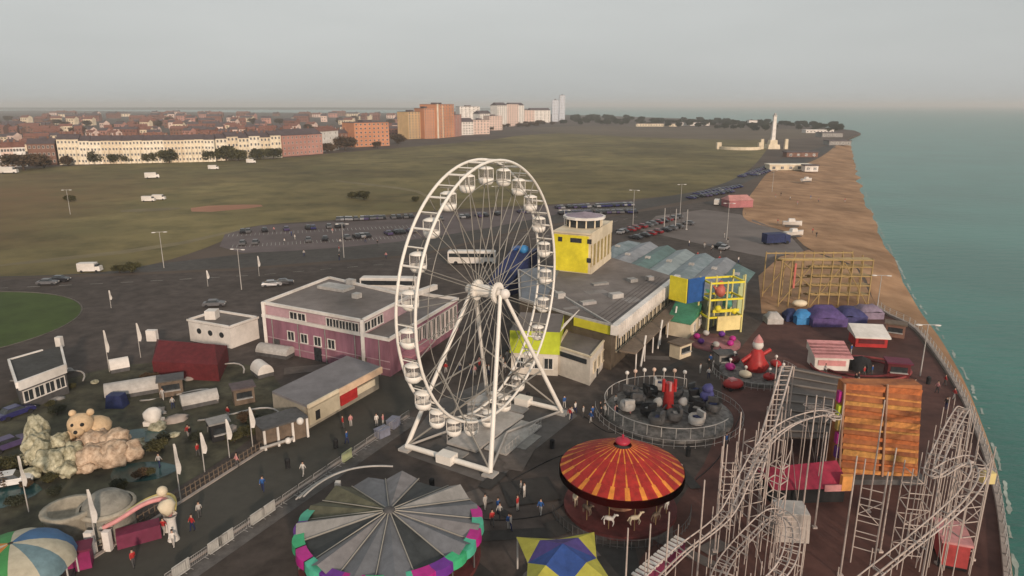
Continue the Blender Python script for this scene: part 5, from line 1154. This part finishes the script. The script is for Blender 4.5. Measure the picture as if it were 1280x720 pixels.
# ================================================================== VEHICLES
def car_mesh():
    prof = [(-2.1, .35), (-2.15, .75), (-2.0, .95), (-1.0, 1.0), (1.3, .98), (2.0, .85), (2.15, .6), (2.1, .35)]
    a = MB(); n_ = len(prof); w1 = .85
    vs = [(x, -w1*(.94 if z > .9 else 1), z) for x, z in prof]+[(x, w1*(.94 if z > .9 else 1), z) for x, z in prof]
    a.add(vs, [(i, n_+i, n_+(i+1) % n_, (i+1) % n_) for i in range(n_)]+[tuple(range(n_)), tuple(range(2*n_-1, n_-1, -1))])
    a.box((-.25, 0, 1.42), (1.5, 1.25, .06)); return a
def cabin_mesh():
    vs = [(-1.55, -.78, .98), (1.05, -.78, .98), (1.05, .78, .98), (-1.55, .78, .98), (-1.0, -.62, 1.4), (.5, -.62, 1.4), (.5, .62, 1.4), (-1.0, .62, 1.4)]
    return MB().add(vs, [(0, 1, 5, 4), (1, 2, 6, 5), (2, 3, 7, 6), (3, 0, 4, 7), (4, 5, 6, 7)])
cb_, cc_ = car_mesh(), cabin_mesh(); wh = MB().tube((0, -.1, 0), (0, .1, 0), .32, 10)
paints = {}
def car(label, p, rz, m, group):
    if m.name not in paints:
        t = thing('parked_car', label, 'car', (p.x, p.y, 0), rz, group)
        cb_.build('body', m, t); cc_.build('window', glass, t)
        for x in (-1.35, 1.35):
            for y in (-.82, .82): (wh.build('wheel', black, t, (x, y, .32)))
        for y in (-.6, .6): MB().box((2.12, y, .68), (.08, .3, .16)).build('headlight', white, t)
        paints[m.name] = t; return t
    return dup(paints[m.name], (p.x, p.y, 0), rz, label, group)
cm = [('black', mat('car_black', (.02, .02, .025), .25, .1, spec=.6)), ('navy blue', mat('car_navy', (.03, .03, .12), .25, .1, spec=.6)), ('silver', mat('car_silver', (.42, .42, .44), .3, .1, metal=.4)), ('white', mat('car_white', (.72, .71, .70), .3, .05)), ('dark red', mat('car_red', (.22, .015, .02), .25, .1)), ('grey', mat('car_grey', (.13, .13, .14), .3, .1)), ('slate purple', mat('car_purple', (.08, .06, .14), .3, .1))]
rg = random.Random(9)
def carrow(u0, v0, u1, v1, n, choices, where, rz=None, gap=.85, jit=.3):
    a, b_ = G(u0, v0), G(u1, v1); base = math.atan2((b_-a).y, (b_-a).x) if rz is None else rz
    for i in range(n):
        if rg.random() > gap: continue
        nm, m = cm[rg.choice(choices)]; q = a.lerp(b_, (i+.5)/n); q.x += rg.uniform(-jit, jit); q.y += rg.uniform(-jit, jit)
        car(nm+' car '+where, q, base+math.pi/2+rg.uniform(-.06, .06) if rz is None else rz, m, 'cars parked '+where)
carrow(290, 292, 430, 284, 26, [0, 5, 6, 1, 5], 'in the far left row of the car park', gap=.35)
carrow(420, 276, 520, 272, 26, [0, 5, 6, 5, 2], 'in the far right row of the car park left of the wheel', gap=.6)
carrow(300, 306, 420, 300, 22, [0, 5, 6, 5], 'in the near row of the car park beside the common', gap=.25)
carrow(420, 300, 520, 290, 18, [0, 5, 6, 2, 5], 'in the near right row of the car park left of the wheel', gap=.5)
carrow(696, 261, 790, 257, 24, [1, 1, 6, 0, 1, 2], 'in the row behind the yellow tower', gap=.95)
carrow(700, 268, 795, 266, 22, [1, 6, 0, 5, 6], 'in the second row behind the yellow tower', gap=.8)
carrow(775, 292, 850, 272, 11, [4, 4, 0, 5, 4], 'in the dark row beyond the teal roofs', gap=1)
carrow(790, 300, 865, 280, 9, [4, 0, 0, 5, 6], 'nearest behind the teal roofs', gap=.8)
carrow(862, 249, 915, 240, 14, [1, 1, 6, 0], 'beside the grass left of the pink marquee', gap=.95)
carrow(870, 244, 925, 234, 13, [1, 1, 6, 2], 'along the grass edge behind the pink marquee', gap=.8)
carrow(925, 222, 962, 208, 16, [1, 6, 1, 0], 'on the sea front road below the memorial', gap=.9)
carrow(935, 222, 968, 212, 12, [1, 6, 2], 'on the sea side of the road below the memorial', gap=.6)
carrow(540, 276, 680, 264, 26, [0, 5, 2, 6, 5], 'behind the top of the wheel', gap=.5)
for (u, v, k, rz, where) in ((60, 356, 5, .1, 'on the road behind the round lawn, the grey one'), (75, 352, 0, .1, 'on the road behind the round lawn, the darkest'), (905, 312, 2, .9, 'alone on the paving beyond the teal roofs'), (900, 309, 0, .9, 'close beside the silver one beyond the teal roofs'), (777, 292, 2, 1.0, 'behind the right side of the yellow tower'), (268, 405-22, 5, .2, 'behind the white kiosk'), (340, 372-14, 2, .3, 'behind the purple hall on the left'), (355, 366-10, 0, .3, 'behind the purple hall near its middle'), (20, 520, 1, 1.1, 'at the left edge of the mini golf'), (12, 560, 6, 1.0, 'at the left edge below the navy one'), (14, 606, 3, .4, 'at the left edge by the dark pond')):
    nm, m = cm[k]; car(nm+' car '+where, G(u, v), rz, m, None)
# common: vans
van_me = None
def van(label, u, v, rz, m=white, s_=1):
    p = G(u, v); t = thing('van', label, 'van', (p.x, p.y, 0), rz)
    MB().box((-.5, 0, 1.35), (4.0, 1.9, 1.9)).box((2.0, 0, .95), (1.3, 1.85, 1.1), 0, 0, .85).build('body', m, t); MB().box((1.75, 0, 1.72), (.7, 1.6, .5), 0, 0, .8).build('windscreen', glass, t)
    for x in (-1.6, 1.8):
        for y in (-.85, .85): wh.build('wheel', black, t, (x, y, .35))
    t.scale = (s_, s_, s_); return t
for a in (('white van parked on the common near the cream terrace', 190, 223, .5, 1.4), ('white van with a trailer lower on the common', 186, 252, .1, 1.0), ('second white van beside the lower one on the common', 199, 250, .1, 1.0), ('white van by the hedge right of the dense trees', 267, 212, .2, 1.2), ('white van on the grass before the gabled houses', 314, 204, .2, 1.2), ('long white van at the road edge of the left common', 113, 340, .1, 1.0), ('white van at the far left beyond the grass', 12, 217, .2, 1.7), ('whitish van by the grass left of the pink marquee', 896, 256, 1.2, 1.0)):
    van(a[0], a[1], a[2], a[3], white, a[4])
# coach
co = thing('coach', 'long white coach with a black window band behind the purple hall', 'coach', (*P2(487, 366), 0), R(-3))
MB().box((0, 0, 1.9), (12, 2.5, 2.9)).box((0, 0, 3.4), (11.4, 2.2, .2)).build('body', white, co)
MB().box((0, -1.27, 2.5), (11.4, .06, .95)).box((-6.02, 0, 2.4), (.06, 2.2, 1.2)).build('window', glass, co)
for x in (-4, 3.6, 4.8):
    for y in (-1.15, 1.15): MB().tube((x, y-.15, .5), (x, y+.15, .5), .5, 12).build('wheel', black, co)
co2 = dup(co, (*P2(590, 330), 0), R(-2), 'white coach seen through the upper part of the wheel', None)
tk = thing('lorry', 'dark lorry parked on the paving at the edge of the shingle', 'lorry', (*P2(966, 305), 0), R(15))
MB().box((0, 0, 1.9), (6, 2.6, 2.6)).build('cargo_box', dblue, tk); MB().box((4.1, 0, 1.5), (1.8, 2.4, 2.2), 0, 0, .9).build('cab', dblue, tk); MB().box((4.5, 0, 2.0), (1.1, 2.2, .7), 0, 0, .9).build('windscreen', glass, tk)
for x in (-2, 1, 4):
    for y in (-1.1, 1.1): MB().tube((x, y-.15, .5), (x, y+.15, .5), .5, 12).build('wheel', black, tk)
def boat(label, u, v, rz, L_=7, m=white):
    t = thing('boat', label, 'boat', (*P2(u, v), 0), R(rz)); q = []
    for i in range(9):
        s = i/8; x = (s-.5)*L_; w2 = 1.15*math.sin(math.pi*min(1, .25+s*.75))**.6 if s < 1 else .03; w2 = max(.03, w2)
        q += [(x, -w2, 1.9+.3*s*s), (x, -w2*.6, .9), (x, 0, .6), (x, w2*.6, .9), (x, w2, 1.9+.3*s*s)]
    MB().add(q, [(5*i+k, 5*i+5+k, 5*i+6+k, 5*i+1+k) for i in range(8) for k in range(4)]+[tuple(range(5))]).add([p for i in range(9) for p in (q[5*i], q[5*i+4])], [(2*i, 2*i+1, 2*i+3, 2*i+2) for i in range(8)]).build('hull', m, t)
    MB().box((-.3, 0, 2.4), (2.2, 1.5, 1.0), 0, 0, .8).build('cabin', white, t); MB().box((0, 0, .35), (L_*.7, 1.4, .2)).build('trailer', dgrey, t)
boat('white boat on its trailer right of the dark lorry', 992, 297, 20); boat('upper white boat on a trailer at the shingle edge', 990, 284, -10, 6)
boat('white boat drawn up on the shingle near the far kiosk', 1008, 228, 30, 8)
pm_ = thing('marquee', 'pink marquee on the grass strip beside the shingle', 'marquee', (*P2(921, 258), 0), R(10))
MB().box((0, 0, 1.4), (10, 6.6, 2.8)).build('wall', mat('rose_canvas', (.42, .16, .17), .7, .15), pm_); MB().add([(-5.3, -3.6, 2.8), (5.3, -3.6, 2.8), (4, 0, 4.6), (-4, 0, 4.6), (-5.3, 3.6, 2.8), (5.3, 3.6, 2.8)], [(0, 1, 2, 3), (3, 2, 5, 4), (0, 3, 4), (1, 5, 2)]).build('roof', mat('salmon_canvas', (.55, .26, .24), .7, .15), pm_)
# ================================================================== LAMP POSTS, SMALL POSTS, PEOPLE
lampm = None
def lamp(u, vb, h, label):
    p = G(u, vb); t = thing('street_lamp', label, 'street lamp', (p.x, p.y, 0), random.uniform(-.4, .4))
    MB().tube((0, 0, 0), (0, 0, h), .11, 8, 0, .06).build('pole', lgrey, t)
    MB().tube((-1.2, 0, h), (1.2, 0, h), .06, 6).build('arm', lgrey, t)
    for x in (-1.3, 1.3): MB().ball((x, 0, h-.05), .35, 8, sz=.35, sx=1.5).build('lamp_head', white, t)
for u, vb, h, lab in ((791, 283, 12, 'double headed street lamp behind the yellow tower'), (908, 300, 11, 'street lamp on the paving beyond the teal roofs'), (302, 362, 9, 'street lamp behind the white kiosk'), (430, 322, 9, 'street lamp behind the purple hall'), (705, 300, 9, 'street lamp left of the yellow tower lantern'), (850, 268, 11, 'street lamp beside the dark row of cars'), (965, 240, 10, 'street lamp at the top edge of the shingle'), (88, 268, 9, 'lone lamp post on the left common'), (205, 335, 9, 'street lamp at the road edge of the common'), (1150, 470, 8, 'lamp post on the promenade right of the orange fun house'), (1095, 395, 8, 'lamp post where the sea wall meets the shingle'), (620, 262, 9, 'street lamp at the grass edge behind the wheel')):
    lamp(u, vb, h, lab)
for i in range(5):
    p = G(830+i*7, 285+i*.5); o = MB().tube((0, 0, 0), (0, 0, 6.5), .16, 7).box((0, 0, .15), (.6, .6, .3)).build('flag_pole', [lgrey, dgrey][i % 2], None, (p.x, p.y, 0)); tag(o, 'bare flag pole in the close row at the end of the car rows', 'flag pole', 'flag poles at the end of the car rows')
def person_mesh(stride, arm):
    bmv = []; me = bpy.data.meshes.new('person')
    V = [(0, 0, .95), (0, 0, 1.15), (0, 0, 1.38), (0, 0, 1.50), (0, .01, 1.62), (0, .01, 1.74), (-.18, 0, 1.40), (-.24, -arm, 1.15), (-.25, -arm*1.6-.05, .92), (.18, 0, 1.40), (.24, arm, 1.15), (.25, arm*1.2+.05, .92), (-.09, 0, .90), (-.10, stride*.5, .50), (-.10, stride*.8, .08), (-.10, stride*.8-.16, .04), (.09, 0, .90), (.10, -stride*.4, .50), (.10, -stride*.9, .08), (.10, -stride*.9-.16, .04)]
    E_ = [(0, 1), (1, 2), (2, 3), (3, 4), (4, 5), (2, 6), (6, 7), (7, 8), (2, 9), (9, 10), (10, 11), (0, 12), (12, 13), (13, 14), (14, 15), (0, 16), (16, 17), (17, 18), (18, 19)]
    Rr_ = [.15, .14, .15, .06, .10, .09, .07, .05, .04, .07, .05, .04, .095, .07, .05, .04, .095, .07, .05, .04]
    me.from_pydata(V, E_, []); o = bpy.data.objects.new('tmp', me); COL.objects.link(o)
    md = o.modifiers.new('s', 'SKIN'); 
    for i, sv in enumerate(me.skin_vertices[0].data): sv.radius = (Rr_[i], Rr_[i]*.8 if i < 3 else Rr_[i]); sv.use_root = (i == 0)
    ss = o.modifiers.new('u', 'SUBSURF'); ss.levels = 1
    dg = bpy.context.evaluated_depsgraph_get(); ev = bpy.data.meshes.new_from_object(o.evaluated_get(dg)); bpy.data.objects.remove(o)
    return ev
PM = [person_mesh(.22, .12), person_mesh(.03, .04), person_mesh(-.2, .1)]
tops = [('dark jacket', black), ('white top', white), ('red top', red), ('blue top', blue), ('grey coat', lgrey), ('pink top', pink)]
legs = [('dark trousers', dgrey), ('blue jeans', dblue), ('light trousers', lgrey)]
pcache = {}
def person(p, rz, ti, li, pose, where, group):
    k = (ti, li, pose)
    if k not in pcache:
        me = PM[pose].copy(); me.materials.clear()
        for m_ in (skin, tops[ti][1], legs[li][1], black): me.materials.append(m_)
        for f in me.polygons:
            c = f.center; r_ = math.hypot(c.x, c.y)
            f.material_index = 3 if c.z < .1 else (2 if c.z < .95 and abs(c.x) < .21 else (0 if c.z > 1.47 or (abs(c.x) > .2 and c.z < 1.0) else 1)); f.use_smooth = True
        pcache[k] = me
    o = bpy.data.objects.new('person', pcache[k]); COL.objects.link(o); o.location = (p.x, p.y, p.z); o.rotation_euler.z = rz
    tag(o, 'person in a '+tops[ti][0]+' and '+legs[li][0]+' '+where, 'person', group)
    if 'hair' not in pcache: h = MB().ball((0, .02, 1.76), .115, 8, sz=.8).build('hair', mat('dark_hair', (.03, .02, .015), .8), o); pcache['hair'] = h.data
    else: link('hair', pcache['hair'], o)
rg = random.Random(4)
spots = [(18, (400, 700, 560, 620), 'left of the big wheel feet'), (16, (700, 530, 790, 500), 'between the wheel and spinning ride'), (16, (860, 560, 900, 430), 'among the rides right of the carousel'), (12, (960, 500, 1100, 440), 'among the promenade stalls'), (10, (580, 640, 680, 620), 'in front of the wheel'), (12, (240, 640, 470, 530), 'on the access road'), (8, (1120, 520, 1190, 470), 'by the sea wall'), (14, (560, 470, 640, 450), 'behind the wheel'), (10, (940, 300, 1060, 240), 'on the shingle beach'), (10, (300, 600, 200, 500), 'in the mini golf garden'), (12, (320, 290, 480, 330), 'by the car park'), (10, (850, 290, 930, 330), 'on the paving beyond the teal roofs')]
for n_, (u0, v0, u1, v1), where in spots:
    for i in range(n_):
        t = rg.random(); s = rg.random(); p = G(u0+(u1-u0)*t+rg.uniform(-14, 14), v0+(v1-v0)*s)
        if 'access road' in where:
            q = Vector((-33, 50.6)).lerp(Vector((-15, 85)), rg.random()); p = Vector((q.x+rg.uniform(-3, 2), q.y, 0))
        if 'left of the big wheel' in where and (p.xy-Vector((-10.8, 53.4))).length < 10.5: continue
        if 'in front of the wheel' in where: p = Vector((rg.uniform(-3, 4), rg.uniform(57, 66), 0))
        if 'carousel' in where and (p.xy-Vector((20.3, 82.5))).length < 9.5: continue
        person(p, rg.uniform(0, 6.28), rg.randrange(6), rg.randrange(3), rg.randrange(3), where, 'people '+where)
# ================================================================== KERBS, MARKINGS, ROOF AND GROUND CLUTTER
def strip(name, a, b_, wd, z, m, hgt=None, lab=None):
    a = Vector(a); b_ = Vector(b_); dd = b_-a; c = (a+b_)/2; h = hgt or .004
    o = MB().box((c.x, c.y, z+h/2), (dd.length, wd, h), math.atan2(dd.y, dd.x)).build(name, m)
    return tag(o, kind='structure')
strip('kerb', (-38.2, 50.6), (-22.9, 88), .35, .02, conc, .13); strip('kerb', (-54, 18), (-38.2, 50.6), .35, .02, conc, .13)
strip('kerb', (-29.3, 50.6), (-13.6, 81.9), .3, .02, conc, .1); strip('kerb', (-46, 18), (-29.3, 50.6), .3, .02, conc, .1)
sheet('pavement', [(-29.2, 50.6), (-13.5, 81.9), (-11.5, 81), (-27.2, 49.8), (-44, 17), (-46, 18)], .026, mat('worn_paving', (.12, .11, .105), .9, .3, scale=1.2, dirt=.35))
whitep = mat('road_paint', (.42, .41, .39), .7, .3, scale=.6, dirt=.4)
mb = MB()
for k in range(46):
    for (u0, v0, u1, v1) in ((285, 296, 520, 284), (290, 310, 520, 297), (700, 264, 795, 261)):
        q = G(u0, v0).lerp(G(u1, v1), k/45); e = (G(u1, v1)-G(u0, v0)).normalized(); n2 = Vector((-e.y, e.x, 0)); c = q+n2*2.4
        mb.box((c.x, c.y, .04), (.12, 4.6, .01), math.atan2(e.y, e.x))
tag(mb.build('bay_markings', whitep), kind='structure')
mb = MB()
for (u0, v0, u1, v1) in ((-60, 363, 140, 354), (140, 354, 320, 344), (320, 344, 520, 327), (520, 327, 660, 300), (660, 300, 800, 270)):
    a, b_ = G(u0, v0), G(u1, v1); n_ = int((b_-a).length/6)
    for k in range(n_):
        q = a.lerp(b_, (k+.5)/n_); mb.box((q.x, q.y, .035), (2.6, .14, .01), math.atan2((b_-a).y, (b_-a).x))
tag(mb.build('lane_markings', whitep), kind='structure')
# asphalt repairs
patchm = mat('asphalt_patch', (.045, .042, .04), .9, .2, scale=1); patch2 = mat('worn_asphalt_patch', (.135, .115, .105), .9, .2, scale=1)
rg = random.Random(77)
for i in range(42):
    u = rg.uniform(380, 900); v = rg.uniform(420, 712); p = G(u, v); a = rg.uniform(0, 3.14); wx, wy = rg.uniform(.6, 4.5), rg.uniform(.5, 2.4)
    if p.x < -13 and p.y < 84: continue
    cs_, sn_ = math.cos(a), math.sin(a); sheet('asphalt_patch', [(p.x+x*cs_-y*sn_, p.y+x*sn_+y*cs_) for x, y in ((-wx, -wy), (wx, -wy*.9), (wx*.95, wy), (-wx, wy*.95))], .046+.002*i, [patchm, patch2][i % 2])
# cables on the ground
for i, pts in enumerate((((560, 640), (620, 650), (690, 640), (720, 610)), ((640, 600), (700, 570), (760, 560), (800, 575)), ((730, 520), (760, 540), (790, 535)), ((870, 600), (900, 570), (925, 520)))):
    P_ = spline([G(u, v, .05) for u, v in pts], 8)
    o = MB().path(P_, .05, 5).build('power_cable', black); tag(o, ['black power cable lying between the grey pleated canopy and the carousel', 'black power cable running from the wheel to the carousel', 'black power cable between the wheel and the spinning ride', 'black power cable right of the carousel'][i], 'cable')
# roof clutter of the pier hall: seams, skylights, air units
seam = mat('roof_seam', (.12, .105, .10), .9, .2); o_A = F1; axd = (C1-A1)
for k in range(1, 9):
    t = k/9; a = F1.lerp(A1, t); b2 = Vector((a.x, a.y))+(B1-A1)*.95; MB().box(((a.x+b2.x)/2, (a.y+b2.y)/2, 7.03), ((b2-a).length-1.2, .12, .05), rz_pier if False else math.atan2((B1-A1).y, (B1-A1).x)).build('roof_seam', seam, ph) if t > .35 else None
for i, (u, v, sx, sy, h) in enumerate(((770, 372, 2.2, 1.4, .8), (790, 352, 1.6, 1.6, .6), (735, 380, 2.6, 1.2, .5), (700, 372, 1.4, 1.4, .9), (750, 356, 3.2, 1.0, .35), (812, 350, 1.2, 1.2, .7))):
    p = G(u, v, 7); MB().box((p.x, p.y, 7.02+h/2), (sx, sy, h), rz).build('roof_unit', [lgrey, grey, steel][i % 3], ph)
p0 = G(700, 350, 7); sheet_m = mat('roof_repair', (.26, .24, .23), .85, .2)
for i, (u, v, a_, b_) in enumerate(((745, 365, 4, 2.2), (790, 375, 3, 3), (715, 385, 3, 1.2))):
    p = G(u, v, 7); MB().box((p.x, p.y, 7.03), (a_, b_, .03), rz).build('roof_patch', sheet_m, ph)
# purple hall gutters, sign strip, downpipes
for t in (.08, .3, .52, .75, .93):
    q = A_l.lerp(A_c, t); e = (A_c-A_l).normalized(); n2 = Vector((e.y, -e.x)); MB().tube((q.x+n2.x*.12, q.y+n2.y*.12, 0), (q.x+n2.x*.12, q.y+n2.y*.12, 5.6), .09, 6).build('downpipe', grey, pb)
fm = MB(); face(fm, A_l, A_c, 1.1, 1.25, .06, .1); face(fm, A_l, A_c, 2.3, 2.42, .06, .1); fm.build('string_course', mat('pale_mauve', (.44, .30, .34), .7), pb)
for i, t in enumerate((.1, .45, .8)):
    q = A_l.lerp(A_c, t); e = (A_c-A_l).normalized(); n2 = Vector((e.y, -e.x)); MB().box((q.x+n2.x*.06, q.y+n2.y*.06, 1.1), (1.5, .12, 2.2), math.atan2(e.y, e.x)).build('door', [dgrey, glass, wood][i], pb)
# fences round rides, bins, generators, kiosks, planters
def ringfence(name, label, cx, cy, r_, a0, a1, m):
    t = thing(name, label, 'fence', (cx, cy, 0)); n_ = 30
    for z in (.3, 1.05): MB().path([(r_*math.cos(R(a0+(a1-a0)*k/n_)), r_*math.sin(R(a0+(a1-a0)*k/n_)), z) for k in range(n_+1)], .03, 4).build('rail', m, t)
    for k in range(n_+1): a = R(a0+(a1-a0)*k/n_); link('post', unit_cyl(m), t, (r_*math.cos(a), r_*math.sin(a), 0), 0, (.035, .035, 1.1))
ringfence('ride_fence', 'low grey fence around the front of the carousel', 10.8, 61, 6.9, 190, 350, dgrey)
ringfence('ride_fence', 'low fence around the spinning ride', 20.3, 82.5, 9.4, 170, 400, steel)
ringfence('ride_fence', 'low white fence around the little ride with the red figure', *P2(944, 468), 6.2, 150, 390, lgrey)
def kiosk(label, u, v, rz_, m, rm, wd=2.6, dp=2.0, h=2.3):
    t = thing('kiosk', label, 'kiosk', (*P2(u, v), 0), R(rz_)); MB().box((0, 0, h/2), (wd, dp, h)).build('wall', m, t); MB().box((0, 0, h+.1), (wd+.5, dp+.6, .2)).build('roof', rm, t)
    MB().box((0, -dp/2-.03, h*.6), (wd*.75, .08, h*.35)).build('hatch', glass, t); MB().box((0, -dp/2-.2, h*.4), (wd*.8, .4, .08)).build('counter', lgrey, t)
kiosk('cream kiosk with a brown roof by the pier hall canopy', 850, 445, 40, cream, wood, 3, 2); kiosk('grey generator hut behind the spinning ride', 905, 455, 10, grey, dgrey, 2.6, 1.8, 1.8)
kiosk('maroon kiosk on the promenade above the orange fun house', 1120, 470, -15, dred, mat('wine_roof', (.14, .02, .05)), 3, 2); kiosk('brown hut at the right end of the tent row', 1118, 420, -30, brick, wood, 3, 2)
kiosk('small black kiosk in the mini golf by the banners', 275, 548, 35, black, grey, 2, 1.6); kiosk('weathered wooden hut in the mini golf garden below the marquee', 215, 492, 25, wood, dgrey, 3, 2.2); kiosk('dark wooden hut right of the mini golf boulders', 305, 502, 30, wood, slate, 2.6, 2)
bb_ = MB().lathe((0, 0, 0), [(.28, 0), (.3, .95), (.32, 1.0), (.2, 1.15), (.01, 1.18)], 10)
b0 = None
for i, (u, v) in enumerate(((690, 560), (660, 500), (745, 470), (860, 570), (915, 430), (540, 610), (735, 610), (1000, 470), (1160, 480), (420, 560), (360, 585))):
    p = G(u, v)
    if b0 is None: b0 = bb_.build('litter_bin', black, None, (p.x, p.y, 0)); o = b0
    else: o = b0.copy(); COL.objects.link(o); o.location = (p.x, p.y, 0)
    tag(o, 'black litter bin standing on the open fairground asphalt', 'bin', 'litter bins on the fairground')
# picket fence between mini golf and road
fe = thing('picket_fence', 'low dark fence between the mini golf garden and the access road', 'fence'); fa_, fb_ = Vector((-39.0, 50.6)), Vector((-24.5, 84))
for z in (.4, .95): rod('rail', fe, (*fa_, z), (*fb_, z), unit_cyl(wood), .05)
for k in range(60): q = fa_.lerp(fb_, k/59); link('picket', unit_cyl(wood, 4), fe, (q.x, q.y, 0), 0, (.06, .06, 1.1))
